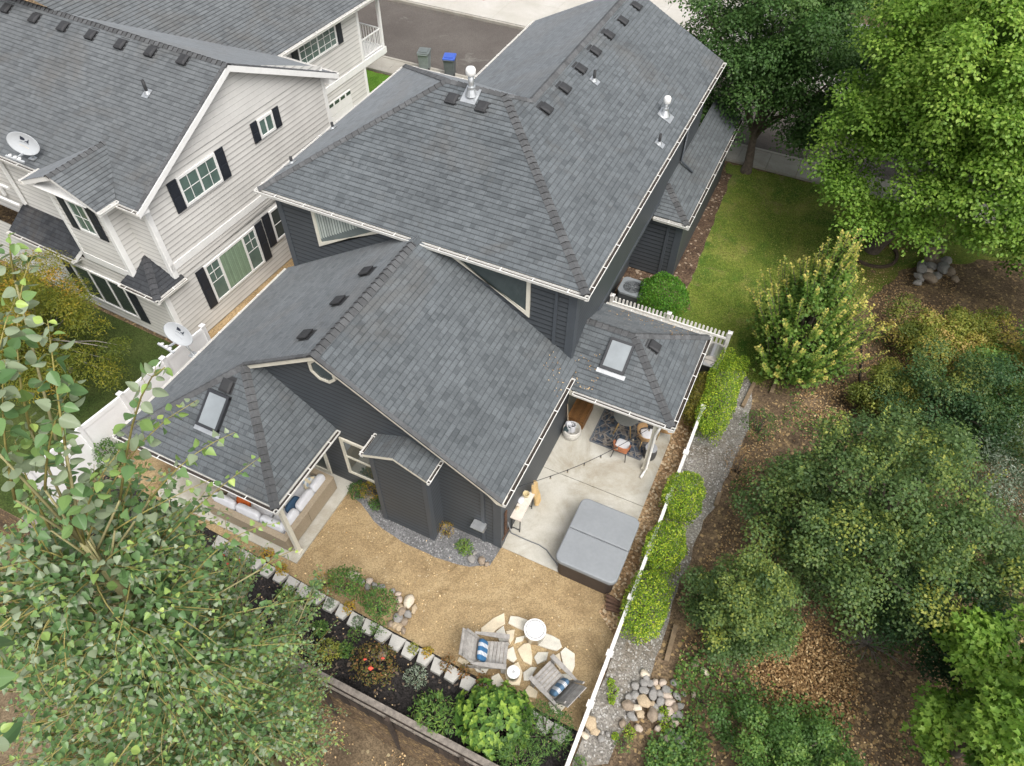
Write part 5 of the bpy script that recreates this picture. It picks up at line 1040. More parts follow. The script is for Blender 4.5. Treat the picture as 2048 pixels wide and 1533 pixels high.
# satellite dishes
DISH = simple('dish_grey', (.40, .42, .435), .5, .04, 3); LOGO = simple('logo_navy', (.02, .025, .04), .5); LOGOO = simple('logo_faded_orange', (.62, .52, .36), .6)
def dish(centre, foot, w, h, nrm, upv, label, marks=True):
    r = thing('satellite_dish', foot, label, 'satellite dish', 'satellite dishes on the roofs'); n = V(nrm).normalized(); u = V(upv); u = (u-n*n.dot(u)).normalized(); x = u.cross(n); R_ = Matrix((x, u, n)).transposed(); c_ = V(centre)
    m = MB(); rings = []; K = 40
    for f in (0.02, .25, .5, .75, .95, 1.0, 1.01, .99): rings.append(f)
    vs = []
    for i, f in enumerate(rings):
        for k in range(K):
            a = 2*math.pi*k/K; z = .07*(f*f-1); z += (-.02 if i >= 6 else 0)
            vs.append(c_+R_ @ V((w/2*f*math.cos(a), h/2*f*math.sin(a), z)))
    for k in range(K): a = 2*math.pi*k/K; vs.append(c_+R_ @ V((w/2*.02*math.cos(a), h/2*.02*math.sin(a), -.09)))
    L = len(rings)
    m.mesh(vs, [(i*K+k, i*K+(k+1) % K, (i+1)*K+(k+1) % K, (i+1)*K+k) for i in range(L) for k in range(K)]+[tuple(range(K))[::-1]]); m.build('reflector', DISH, r, True)
    def dep(px, py_): f2_ = (px/(w/2))**2+(py_/(h/2))**2; return .07*(f2_-1)+.004
    def flat(pts, mat, nm):
        q = MB(); q.poly([c_+R_ @ V((a*w, b*h, dep(a*w, b*h))) for a, b in pts]); q.build(nm, mat, r)
    # emblem: a solid half round and a broken swoosh square
    hd = [(-.12, .29), (-.12, .12)]+[(-.12+.16*math.sin(t), .205-.085*math.cos(t)) for t in np.linspace(0.25, math.pi-.3, 9)]
    flat([(-.13, .12), (-.03, .12), (.0, .15), (.015, .19), (.0, .235), (-.04, .27), (-.13, .30)], LOGO if marks else LOGO, 'emblem')
    flat([(.01, .12), (.06, .13), (.10, .17), (.115, .25), (.13, .25), (.13, .05), (.0, .10)], LOGO, 'emblem')
    q = MB()
    for i in range(7): a = -.13+i*.043; q.poly([c_+R_ @ V(((a+e)*w, (b-.0*i)*h, dep(a*w, b*h)+.002)) for e, b in ((0, .045), (.022, .045), (.022, .015), (0, .015))])
    q.build('lettering', LOGO, r)
    q = MB()
    for i in range(6): a = -.12+i*.05; b = -.12-.01*i; q.poly([c_+R_ @ V(((a+e)*w, (b+g)*h, dep(a*w, b*h)+.003)) for e, g in ((0, .025), (.03, .02), (.028, -.015), (.004, -.01))])
    q.build('lettering', simple('logo_grey', (.25, .27, .3), .6) if marks else LOGOO, r)
    low = c_+R_ @ V((0, -h/2*.9, -.03)); arm = c_+R_ @ V((0, -h/2-.02, .42))
    m = MB(); m.bar(low, arm, .05, .05); m.bar(arm-x*.26, arm+x*.26, .06, .05); m.build('feed_arm', DISH, r)
    for s in (-.14, 0, .12): q = MB(); q.tube([arm+x*s+V((0, 0, .03)), arm+x*s+V((0, 0, .03))-n*.1], [.045, .03], 10); q.build('receiver', WHITE, r, True)
    m = MB(); b0 = c_+R_ @ V((0, -.05, -.10)); m.tube([b0, b0-n*.08-u*.1, V(foot)+V((0, 0, .04))], .03, 8); m.build('mast', GALV, r, True)
    m = MB(); m.box(V(foot)+V((0, 0, .03)), (.22, .22, .03)); m.build('foot_plate', GALV, r)
    return r
ft = on_pl(388, 712, GL[1], nGL); cz = on_ray(356, 669, (ft-V(CAM)).length-.35)
vw = (V(CAM)-cz).normalized()
dish(cz, ft, .92, .62, vw+V((-.35, -.55, -.1)), V((.42, .1, 1)), 'grey oval satellite dish with a dark emblem on the dark house, by its left gutter')
ft = on_pl(68, 318, N(.3, -.95, EZ), n_rear); cz = on_ray(46, 288, (ft-V(CAM)).length-.3)
vw = (V(CAM)-cz).normalized()
dish(cz, ft, .92, .66, vw+V((-.25, -.55, -.1)), V((.42, .1, 1)), 'grey oval satellite dish on the beige house roof near its rear gutter', False)
# ------------------------------------------------------------------ planting
def unit(a): return a/np.maximum(np.linalg.norm(a, axis=-1, keepdims=True), 1e-9)
SHAPES = {'ovate': ([(0, 0), (-.30, .22), (-.34, .45), (-.14, .8), (0, 1), (.14, .8), (.34, .45), (.30, .22)], [(0, 4, 3, 2, 1), (0, 7, 6, 5, 4)]),
          'heart': ([(0, 0), (-.34, .02), (-.42, .28), (-.20, .68), (0, 1), (.20, .68), (.42, .28), (.34, .02)], [(0, 4, 3, 2, 1), (0, 7, 6, 5, 4)]),
          'dia': ([(0, 0), (-.36, .45), (0, 1), (.36, .45)], [(0, 3, 2), (0, 2, 1)]),
          'long': ([(0, 0), (-.15, .45), (0, 1), (.15, .45)], [(0, 3, 2), (0, 2, 1)]),
          'needle': ([(-.02, 0), (0, 1), (.02, 0)], [(0, 2, 1)]),
          'maple': ([(0, 0), (-.22, .12), (-.5, .42), (-.2, .5), (0, 1), (.2, .5), (.5, .42), (.22, .12)], [(0, 4, 3, 2, 1), (0, 7, 6, 5, 4)])}
_h = [(0, 0)]+[(-.44*math.sin(math.pi*t)**.75*(1-.45*t)*1.12, t*1.02-.06*math.sin(math.pi*t)) for t in (.03, .09, .18, .3, .43, .57, .7, .82, .92)]+[(0, 1)]
SHAPES['heartfine'] = (_h+[(-x, y) for x, y in _h[1:-1][::-1]]+[(-.012, .0), (.012, .0), (.003, .97), (-.003, .97)], [tuple([0]+list(range(10, 0, -1))), tuple([0]+list(range(19, 9, -1))), (20, 21, 22, 23)])
def leaves(name, mat, parts, parent=None, shape='dia', fold=.12, base=None, curl=0.):
    """parts: list of (positions, axis, normal, size, tint) arrays; one mesh of separate leaves"""
    P, D, Nn, S, T = (np.concatenate([p[i] for p in parts]) for i in range(5))
    D = unit(D); X = unit(np.cross(D, Nn)); Nn = np.cross(X, D)
    sv, sf = SHAPES[shape]; k = len(sv); n = len(P)
    co = np.zeros((n, k, 3))
    for i, (x, y) in enumerate(sv): co[:, i] = P+(X*x+D*y+Nn*(fold*abs(x)*2-curl*y*y))*S[:, None]
    org = ORG[parent] if parent is not None else (np.array(base, float) if base is not None else np.array([*P.mean(0)[:2], P[:, 2].min()]))
    co = (co-org).reshape(-1, 3)
    fl = np.concatenate([np.array(f) for f in sf]); ln = [len(f) for f in sf]; m_ = len(fl)
    idx = (np.arange(n)[:, None]*k+fl[None, :]).ravel().astype(np.int32)
    tot = np.tile(np.array(ln), n); st = np.concatenate([[0], np.cumsum(tot)[:-1]])
    me = bpy.data.meshes.new(name); me.vertices.add(n*k); me.vertices.foreach_set('co', co.ravel().astype(np.float32))
    me.loops.add(len(idx)); me.loops.foreach_set('vertex_index', idx); me.polygons.add(len(tot)); me.polygons.foreach_set('loop_start', st.astype(np.int32)); me.polygons.foreach_set('loop_total', tot.astype(np.int32))
    me.update(calc_edges=True)
    a = me.attributes.new('tint', 'FLOAT', 'FACE'); a.data.foreach_set('value', np.repeat(T, len(sf)).astype(np.float32))
    me.materials.append(mat); o = bpy.data.objects.new(name, me); COL.objects.link(o); ORG[o] = org
    if parent is not None: o.parent = parent
    else: o.location = org
    return o
def rdir(n): return unit(RNG.normal(size=(n, 3)))
def clump_leaves(centres, rad, per, size, tint, tv=.15, flat=.75, droop=.25, top=.0, jit=.6):
    """leaves on and in rounded clumps; outward facing with an upward bias"""
    out = []
    for c, r, t in zip(centres, rad, tint):
        n = max(6, int(per*(r/np.mean(rad))**2)); d = rdir(n); d[:, 2] = np.where(d[:, 2] < -.35, -d[:, 2], d[:, 2])
        q = c+d*r*np.array([1, 1, flat])*(RNG.random((n, 1))**.4)
        nr = unit(d+np.array([0, 0, .55])+RNG.normal(size=(n, 3))*jit*.5); ax = unit(np.cross(nr, rdir(n))+d*.5-np.array([0, 0, droop]))
        s = size*RNG.uniform(.65, 1.25, n); tt = t+RNG.normal(size=n)*tv*.5+top*np.clip(d[:, 2], 0, 1)
        out.append((q, ax, nr, s, tt))
    return out
def crown_points(c, r, n, seed, shell=.62, low=-.55, lump=.28):
    """clump centres through an uneven crown"""
    d = rdir(n*2); d = d[d[:, 2] > low][:n]; out = []
    for v in d:
        k = 1+lump*noise.noise(V(v)*1.7+V((seed, seed*.7, 1.3)))*1.6; f = shell+(1-shell)*RNG.random()**.6 if RNG.random() < .8 else RNG.random()*.7
        out.append(np.array(c)+v*np.array(r)*k*f)
    return np.array(out)
BRK = simple('tree_bark', (.115, .092, .072), .95, .3, 9, bmp=.7); BRKG = simple('grey_twig', (.22, .20, .175), .9, .25, 9)
def limb(mb, a, b, r0, r1, bend=.12, n=5, up=.2):
    a, b = V(a), V(b); L = (b-a).length; o = V((random.uniform(-1, 1), random.uniform(-1, 1), random.uniform(0, 1)))*L*bend+V((0, 0, L*up*.3))
    mb.tube([a.lerp(b, t)+o*(4*t*(1-t)) for t in np.linspace(0, 1, n)], [r0+(r1-r0)*t for t in np.linspace(0, 1, n)], 6)
def tree(name, label, base, crown, rad, mat, n_cl=90, cl_r=.8, per=170, size=.14, shape='dia', tr=.18, fork=.3, seed=1, limbs=12, group=None, cat='tree', t0=.45, tz=.25, low=-.5, flat=.7, shell=.62, lump=.28, tvar=.16, extra=None, fold=.12, bark=None, twig=.02):
    base = V(base); crown = np.array(crown, float); r = thing(name, base, label, cat, group)
    m = MB(); f = V(crown)*1.0; fk = base.lerp(f, fork); fk.z = base.z+(crown[2]-base.z)*fork
    m.tube([base-V((0, 0, .15)), base+V((0, 0, .05)), base.lerp(fk, .35)+V((.03, .02, 0)), fk, fk.lerp(f, .55), f+V((0, 0, rad[2]*.45))], [tr*1.5, tr*1.25, tr, tr*.85, tr*.5, twig], 9)
    cp = crown_points(crown, rad, n_cl, seed, shell, low, lump)
    for i in range(limbs):
        q = cp[RNG.integers(len(cp))]; s = fk.lerp(f, random.uniform(0, .7)); limb(m, s, V(q), tr*.42, twig)
    m.build('trunk', bark or BRK, r, True)
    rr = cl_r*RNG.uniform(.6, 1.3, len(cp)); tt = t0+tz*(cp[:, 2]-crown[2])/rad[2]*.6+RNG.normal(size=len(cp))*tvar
    pt = clump_leaves(cp, rr, per, size, tt)
    if extra: pt += extra(cp, crown, rad)
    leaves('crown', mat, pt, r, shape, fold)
    return r
def sprigs(tips, roots, n_leaf, size, t_lo, t_hi, start=.35, spread=1., tv=.1):
    """leaves set along straight shoots from roots to tips, tint rising to the tip"""
    out = []
    for a, b in zip(roots, tips):
        n = n_leaf; f = start+(1-start)*(np.arange(n)+RNG.random(n)*.8)/n; f = np.minimum(f, 1.0); d = unit((b-a)[None, :])[0]
        q = a+(b-a)*f[:, None]; sd = unit(np.cross(np.broadcast_to(d, (n, 3)), rdir(n))); ax = unit(sd*spread+d*.55); nr = unit(d*.9-sd*.5+np.array([0, 0, .4])+RNG.normal(size=(n, 3))*.25)
        s = size*(1.15-.5*f)*RNG.uniform(.75, 1.2, n); out.append((q+sd*.02, ax, nr, s, t_lo+(t_hi-t_lo)*np.clip((f-start)/(1-start), 0, 1)**2.2+RNG.normal(size=n)*tv))
    return out
def bush(name, label, centre, rad, mat, n=2600, size=.05, shape='dia', seed=1, boxy=0, group=None, cat='shrub', t0=.5, tv=.2, stems=True, lump=.14, fold=.12, up=.5, core=None, z0=None):
    """dense shrub: leaf faces on a lumpy (or clipped box) shell over woody stems"""
    c = np.array(centre, float); g = V((c[0], c[1], (c[2]-rad[2]) if z0 is None else z0)); r = thing(name, g, label, cat, group)
    d = rdir(n); d[:, 2] = np.where((d[:, 2] < -.3) & (RNG.random(n) < .7), -d[:, 2], d[:, 2])
    if boxy:
        p = boxy; k = 1/np.power((np.abs(d)**p).sum(1), 1/p); e = d*k[:, None]
    else: e = d
    l = np.array([1+lump*1.5*noise.noise(V(v)*2.3+V((seed, seed*.31, .2))) for v in d]); f = l*(1-.30*RNG.random(n)**2.2)
    q = c+e*np.array(rad)*f[:, None]; nr = unit(d+np.array([0, 0, up])+RNG.normal(size=(n, 3))*.45); ax = unit(np.cross(nr, rdir(n))+d*.4)
    tint = t0+RNG.normal(size=n)*tv*.6+.25*np.array([noise.noise(V(v)*4+V((seed, 3, 5))) for v in d])
    leaves('foliage', mat, [(q, ax, nr, size*RNG.uniform(.65, 1.3, n), tint)], r, shape, fold)
    m = MB()
    for i in range(7): v = rdir(1)[0]; v[2] = abs(v[2]); limb(m, g+V((v[0]*.06, v[1]*.06, -.02)), V(c+v*np.array(rad)*.8), .018+.01*max(rad), .006)
    m.build('stems', BRK, r, True)
    return r
Gm = leafmat
L_MAPLE = Gm('maple_leaf', [(.0, (.042, .088, .013)), (.45, (.100, .182, .024)), (.75, (.17, .255, .040)), (1, (.27, .33, .07))])
L_DMAPLE = Gm('dark_maple_leaf', [(0, (.022, .050, .012)), (.5, (.042, .090, .022)), (1, (.10, .165, .045))])
L_YTIP = Gm('yellow_tip_leaf', [(0, (.040, .085, .016)), (.5, (.085, .155, .028)), (.8, (.20, .25, .05)), (1, (.40, .34, .09))])
L_OAK = Gm('oak_leaf', [(0, (.034, .064, .022)), (.5, (.070, .115, .036)), (.78, (.12, .155, .034)), (1, (.24, .25, .05))])
L_DARK = Gm('dark_shrub_leaf', [(0, (.018, .042, .017)), (.55, (.038, .080, .029)), (1, (.14, .16, .035))])
L_LIME = Gm('lime_hedge_leaf', [(0, (.052, .108, .012)), (.5, (.140, .225, .022)), (1, (.36, .40, .04))])
L_BOX = Gm('box_leaf', [(0, (.024, .075, .008)), (.5, (.055, .150, .014)), (1, (.13, .25, .03))])
L_OLIVE = Gm('olive_hedge_leaf', [(0, (.055, .055, .010)), (.6, (.105, .105, .015)), (1, (.19, .15, .03))])
L_POP = Gm('poplar_leaf', [(0, (.038, .080, .030)), (.5, (.080, .142, .055)), (.8, (.155, .23, .065)), (1, (.27, .34, .09))], .3, .32, under=(.27, .33, .21))
L_GOLD = Gm('thin_yellow_leaf', [(0, (.040, .060, .008)), (.5, (.10, .115, .014)), (.85, (.21, .175, .02)), (1, (.26, .15, .02))])
L_HYD = Gm('broad_leaf', [(0, (.030, .072, .014)), (.5, (.074, .148, .028)), (1, (.22, .31, .05))])
L_GARD = Gm('garden_leaf', [(0, (.028, .062, .016)), (.5, (.062, .125, .030)), (1, (.17, .24, .05))])
L_RED = Gm('red_tinged_leaf', [(0, (.05, .075, .018)), (.5, (.14, .085, .03)), (1, (.30, .11, .04))])
L_ORNG = Gm('orange_nandina_leaf', [(0, (.10, .12, .02)), (.5, (.28, .20, .025)), (1, (.34, .12, .03))])
L_SILV = Gm('silver_leaf', [(0, (.06, .085, .05)), (.6, (.15, .185, .13)), (1, (.42, .46, .40))])
L_DRY = Gm('dry_leaf', [(0, (.10, .058, .028)), (.5, (.26, .165, .075)), (1, (.46, .34, .19))], .15, .9)
L_PINE = Gm('pine_needle', [(0, (.035, .070, .022)), (.6, (.085, .135, .04)), (1, (.17, .215, .075))], .1)
L_VINE = Gm('yellow_vine_leaf', [(0, (.06, .085, .018)), (.5, (.16, .18, .035)), (.85, (.30, .25, .06)), (1, (.33, .24, .09))])
L_GRASS = Gm('grass_blade', [(0, (.060, .105, .010)), (.5, (.115, .165, .02)), (1, (.26, .24, .07))], .2, .6)
# --- trees on the right
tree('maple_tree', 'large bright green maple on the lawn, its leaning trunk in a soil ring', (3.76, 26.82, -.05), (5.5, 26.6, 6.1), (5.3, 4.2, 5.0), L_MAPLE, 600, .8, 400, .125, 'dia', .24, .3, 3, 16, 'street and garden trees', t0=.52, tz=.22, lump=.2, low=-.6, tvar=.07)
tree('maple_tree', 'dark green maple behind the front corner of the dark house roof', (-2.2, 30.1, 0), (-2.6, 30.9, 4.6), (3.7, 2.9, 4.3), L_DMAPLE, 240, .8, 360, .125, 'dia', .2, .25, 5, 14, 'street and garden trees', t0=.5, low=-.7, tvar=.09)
tree('broadleaf_tree', 'pale green broadleaf tree in the top right corner behind the large maple', (12, 35, 0), (11.2, 34, 5.6), (6, 4.2, 5.4), L_MAPLE, 230, 1.0, 200, .19, 'dia', .25, .3, 8, 12, 'street and garden trees', t0=.5)
tree('broadleaf_tree', 'deep green broadleaf tree across the street beyond the dark maple', (3, 43.5, 0), (3.2, 43.0, 4.6), (7, 3.6, 4.6), L_DMAPLE, 210, 1.1, 190, .2, 'dia', .22, .3, 9, 10, 'street and garden trees', t0=.6)
tree('broadleaf_tree', 'rounded light green tree at the right edge below the large maple', (10.6, 25.5, 0), (10.4, 24.6, 3.6), (2.9, 2.8, 3.0), L_MAPLE, 95, .75, 190, .13, 'dia', .14, .3, 12, 9, 'garden shrubs and small trees', t0=.45)
def seedling(name, label, base, h, r, mat, n_sh=70, n_leaf=46, size=.11, shape='maple', t_lo=.3, t_hi=1., seed=2, group=None, stem=.05, low=.28, widest=.55, inner=1600, cat='tree', start=.3):
    """upright many-stemmed small tree, shoots ending in young tips"""
    b = np.array(base, float); rt = thing(name, base, label, cat, group); m = MB(); tips, roots = [], []
    for i in range(n_sh):
        u = low+(1-low)*RNG.random()**.8; a = RNG.random()*6.283; env = r*math.sin(min(1, (u/widest)**.8 if u < widest else 1)*1.5708)*(1 if u < widest else max(.12, 1-((u-widest)/(1-widest))**1.6))
        q = env*math.sqrt(RNG.uniform(.35, 1)); tip = b+np.array([q*math.cos(a), q*math.sin(a), h*u*RNG.uniform(.9, 1.06)]); L = (.2+.28*RNG.random())*h
        root = np.array([b[0]+(tip[0]-b[0])*.45, b[1]+(tip[1]-b[1])*.45, max(b[2]+.3*h*low, tip[2]-L)]); tips.append(tip); roots.append(root)
        if i % 3 == 0: limb(m, V(b)+V((random.uniform(-.05, .05), random.uniform(-.05, .05), 0)), V(root), stem*.55, stem*.25)
        m.tube([root, root+(tip-root)*.5+RNG.normal(size=3)*.03, tip], [stem*.22, stem*.15, .004], 4)
    m.tube([V(b)-V((0, 0, .1)), V(b)+V((0, 0, h*.3)), V(b)+V((.05, 0, h*.8))], [stem, stem*.8, stem*.2], 7); m.build('trunk', BRK, rt, True)
    pt = sprigs(tips, roots, n_leaf, size, t_lo, t_hi, start)
    cp = np.array([ro+(ti-ro)*.3 for ro, ti in zip(roots, tips)]); pt += clump_leaves(cp, r*.2*np.ones(len(cp)), inner/len(cp), size, t_lo+RNG.normal(size=len(cp))*.1)
    leaves('crown', mat, pt, rt, shape, .12); return rt
seedling('maple_sapling', 'upright small maple with yellow orange shoot tips at the lawn edge', (1.95, 18.9, -.05), 5.7, 2.5, L_YTIP, 190, 66, .12, 'maple', .5, 1.0, 4, 'garden shrubs and small trees', .09, .2, .42, 9000)
def osc(cp, crown, rad):
    n = 46; a = RNG.random(n)*6.283; q = np.sqrt(RNG.random(n)); x = crown+np.stack([q*np.cos(a)*rad[0]*.9, q*np.sin(a)*rad[1]*.9, rad[2]*np.sqrt(np.clip(1-q*q*.8, .05, 1))*.92], 1)
    return sprigs(x+np.stack([RNG.normal(size=n)*.12, RNG.normal(size=n)*.12, RNG.uniform(.35, .8, n)], 1), x-np.array([0, 0, .3]), 34, .085, .45, 1.0, .1)
tree('oak_tree', 'big dark bushy oak with yellow shoot tips in the middle right of the photo', (4.75, 11.9, -.05), (4.75, 12.0, 2.5), (2.75, 2.5, 2.6), L_OAK, 230, .52, 250, .085, 'dia', .12, .25, 21, 16, 'garden shrubs and small trees', t0=.42, tz=.12, low=-.75, lump=.24, extra=osc)
tree('oak_tree', 'smaller round oak bush beside the lower gravel path', (2.45, 8.9, -.05), (2.4, 8.75, 1.75), (1.2, 1.2, 1.65), L_OAK, 100, .36, 230, .075, 'dia', .07, .25, 23, 10, 'garden shrubs and small trees', t0=.45, low=-.8, lump=.22)
tree('oak_tree', 'dark green bush behind the big oak near the right edge', (6.9, 18.2, -.05), (6.9, 17.9, 1.5), (2.1, 1.8, 1.7), L_DARK, 120, .48, 230, .08, 'dia', .09, .25, 25, 10, 'garden shrubs and small trees', t0=.55, low=-.8, lump=.25)
tree('willow_bush', 'dark bush with silvery leaves at the right edge of the photo', (9.6, 15.2, -.05), (9.3, 15.0, 2.0), (2.1, 2.2, 2.1), L_SILV, 110, .5, 170, .09, 'long', .08, .25, 27, 9, 'garden shrubs and small trees', t0=.25, low=-.8, tvar=.28)
tree('maple_sapling', 'bright green maple in the bottom right corner of the photo', (8.0, 8.3, -.05), (7.9, 8.2, 2.7), (1.6, 2.2, 2.3), L_MAPLE, 130, .42, 190, .13, 'maple', .1, .25, 31, 12, 'garden shrubs and small trees', t0=.42, tz=.35, low=-.85, shell=.7, lump=.35)
tree('dark_shrub', 'dark glossy shrub between the pine and the corner maple', (6.9, 10.6, -.05), (6.7, 10.5, 1.7), (1.3, 1.2, 1.6), L_DARK, 70, .4, 190, .075, 'dia', .06, .25, 33, 8, 'garden shrubs and small trees', t0=.4, low=-.8)
tree('dark_shrub', 'low dark shrub at the bottom edge right of the river rocks', (4.2, 6.1, -.05), (4.2, 6.1, .9), (1.6, 1.0, .9), L_GARD, 90, .32, 190, .07, 'dia', .04, .25, 35, 8, 'garden shrubs and small trees', t0=.45, low=-.6)
tree('dark_shrub', 'small yellow green bush under the right side of the big oak', (6.0, 11.3, -.05), (6.0, 11.1, .7), (.7, .65, .7), L_VINE, 36, .26, 150, .07, 'dia', .03, .25, 36, 6, 'garden shrubs and small trees', t0=.35, low=-.6)
tree('vine_mound', 'sprawling yellowish vine mound with brown patches below the boulder heap', (6.9, 21.6, -.05), (6.9, 21.6, .8), (2.3, 1.7, 1.0), L_VINE, 120, .42, 190, .08, 'dia', .04, .25, 37, 8, 'garden shrubs and small trees', t0=.5, low=-.3, tvar=.3)
tree('dark_shrub', 'green shrub with yellow blotches between the drain pipe and the dark bush', (5.1, 18.3, -.05), (5.0, 18.2, .8), (1.1, 1.2, .9), L_VINE, 60, .3, 170, .07, 'dia', .03, .25, 38, 6, 'garden shrubs and small trees', t0=.25, low=-.5)
tree('dark_shrub', 'tall green brush filling the right edge beyond the vine mound', (9.6, 20.6, -.05), (9.6, 20.4, 1.5), (2.2, 2.2, 1.7), L_GARD, 120, .5, 190, .09, 'dia', .05, .25, 39, 8, 'garden shrubs and small trees', t0=.45, low=-.6)
# pine
pr_ = thing('pine_tree', (8.1, 12.0, -.05), 'soft needled young pine at the right edge beside the big oak', 'tree', 'garden shrubs and small trees'); m = MB(); m.tube([(8.1, 12.0, -.1), (8.05, 12.0, 2), (8.0, 12.0, 4.2)], [.09, .07, .02], 7); pt = []
for i in range(64):
    z = RNG.uniform(.6, 4.1); a = RNG.random()*6.283; L = 1.75*(1-z/4.8)*RNG.uniform(.6, 1.1)+.15; e = np.array([8.05+L*math.cos(a), 12+L*math.sin(a), z+L*.28]); m.tube([(8.05, 12, z), tuple((np.array([8.05, 12, z])+e)/2-np.array([0, 0, .03])), tuple(e)], [.022, .014, .008], 5)
    for f, c_ in ((1., 230), (.75, 120), (.55, 90)):
        q = np.array([8.05, 12, z])*(1-f)+e*f; ax = unit(e-np.array([8.05, 12, z])); d = unit(rdir(c_)+ax*.75+np.array([0, 0, .25])); pt.append((np.repeat(q[None], c_, 0), d, rdir(c_), .27*RNG.uniform(.7, 1.15, c_), .5+.2*RNG.normal(size=c_)+.15*f))
m.build('trunk', BRK, pr_, True); leaves('needles', L_PINE, pt, pr_, 'needle', 0)
# --- hedges
def hedge(px, py_, z, rad, label, mat=L_LIME, n=6500, size=.05, seed=1, rz=0, boxy=5):
    p = at(px, py_, z); return bush('clipped_hedge', label, (p.x+.10, p.y, rad[2]), rad, mat, n, size, 'dia', seed, boxy, 'clipped hedges along the white fence', 'hedge', .5, .5, lump=.14, up=.35)
hedge(1363, 982, 1.05, (.54, .76, .68), 'rounded lime green hedge by the white fence, nearest the patio roof', seed=3, boxy=3)
hedge(1326, 1084, 1.05, (.52, .68, .66), 'rounded lime green hedge by the white fence, second below the patio roof', seed=5, boxy=3)
hedge(1288, 1198, 1.05, (.54, .88, .66), 'longest rounded lime green hedge by the white fence, beside the firewood', seed=7, boxy=3)
hedge(1440, 772, 1.15, (.52, 1.6, .62), 'long clipped lime hedge between the grill and the path light', n=12000, seed=9)
hedge(1398, 782, .9, (.34, .95, .46), 'low olive brown hedge tucked under the patio roof edge', L_OLIVE, 6000, seed=11)
bush('round_shrub', 'glossy round green shrub beside the air conditioner', (-2.95, 19.55, .78), (.92, .88, .82), L_BOX, 9000, .055, 'dia', 13, 0, 'garden shrubs and small trees', 'shrub', .5, .3, lump=.1)
# --- planting in the rear beds
def bedplant(name, px, py_, z, rad, mat, label, n=500, size=.06, shape='dia', seed=1, t0=.5, group='plants in the garden beds', up=.6, fold=.12):
    p = at(px, py_, z); return bush(name, label, (p.x, p.y, rad[2]*.9), rad, mat, n, size, shape, seed, 0, group, 'plant', t0, .25, lump=.3, up=up, fold=fold)
hy = at(988, 1432, .6); hr = thing('hydrangea', (hy.x, hy.y, 0), 'large broad leaved light green hydrangea in the corner of the mulch bed', 'shrub', 'plants in the garden beds'); pt = []; m = MB()
for i in range(150):
    zf = 1-(i+.5)/150*.97; d = np.array([math.sqrt(1-zf*zf)*math.cos(i*2.39996), math.sqrt(1-zf*zf)*math.sin(i*2.39996), zf])+RNG.normal(size=3)*.06; d = d/np.linalg.norm(d); c_ = np.array([hy.x, hy.y, .12])+d*np.array([.95, .86, .92])*(RNG.uniform(.80, 1.10) if i % 5 else RNG.uniform(.7, .9)); n = 9; k = np.arange(n); a = k*2.4+RNG.random()*6; u = unit(d+np.array([0, 0, .8])); e1 = unit(np.cross(u, [0.3, 1, .1])); e2 = np.cross(u, e1)
    rd = np.cos(a)[:, None]*e1+np.sin(a)[:, None]*e2; el = np.where(k < 4, .02, np.where(k < 7, .28, .75)); pt.append((np.repeat(c_[None], n, 0)-u*.05*(k < 4)[:, None], rd+u*el[:, None]*.9, u-rd*.35*el[:, None], np.where(k < 4, .165, np.where(k < 7, .12, .065))*RNG.uniform(.85, 1.15, n), .22+.085*k+.15*RNG.normal()+RNG.normal(size=n)*.06))
    if i % 4 == 0: limb(m, (hy.x, hy.y, 0), V(c_), .015, .008)
m.build('stems', BRK, hr, True); leaves('foliage', L_HYD, pt, hr, 'ovate', .10, curl=.12)
bedplant('rhododendron', 1092, 1455, .7, (.62, .58, .62), L_GARD, 'dark green rhododendron between the hydrangea and the white fence', 1700, .075, 'long', 2, .4)
bedplant('rhododendron', 1035, 1512, .6, (.55, .42, .5), L_GARD, 'dark shrub with yellow tips at the bottom edge below the hydrangea', 1200, .07, 'long', 3, .5)
bedplant('peony', 868, 1428, .4, (.52, .46, .42), L_GARD, 'cut leaved green peony left of the hydrangea', 900, .11, 'long', 4, .6)
bedplant('rose_bush', 750, 1330, .4, (.58, .48, .48), L_RED, 'reddish leaved rose bush with coral blooms in the dark mulch', 1000, .06, 'dia', 5, .3)
for px, py_, r_ in ((742, 1338, .05), (766, 1318, .03), (730, 1320, .028)):
    p = at(px, py_, .88); m = MB()
    for k in range(3): m.blob(p+V((.02*k-.02, .01*k, .01*k)), (r_*(1-.18*k),)*3, k, .3, 2)
    tag(m.build('rose_bloom', simple('coral_petal', (.72, .10, .06), .7, .2, 20), smooth=True), 'coral red rose bloom on the bush in the dark mulch', 'flower', 'rose blooms')
bedplant('sage_plant', 831, 1355, .2, (.27, .26, .24), L_SILV, 'small silvery green plant alone in the dark mulch', 420, .07, 'long', 6, .55)
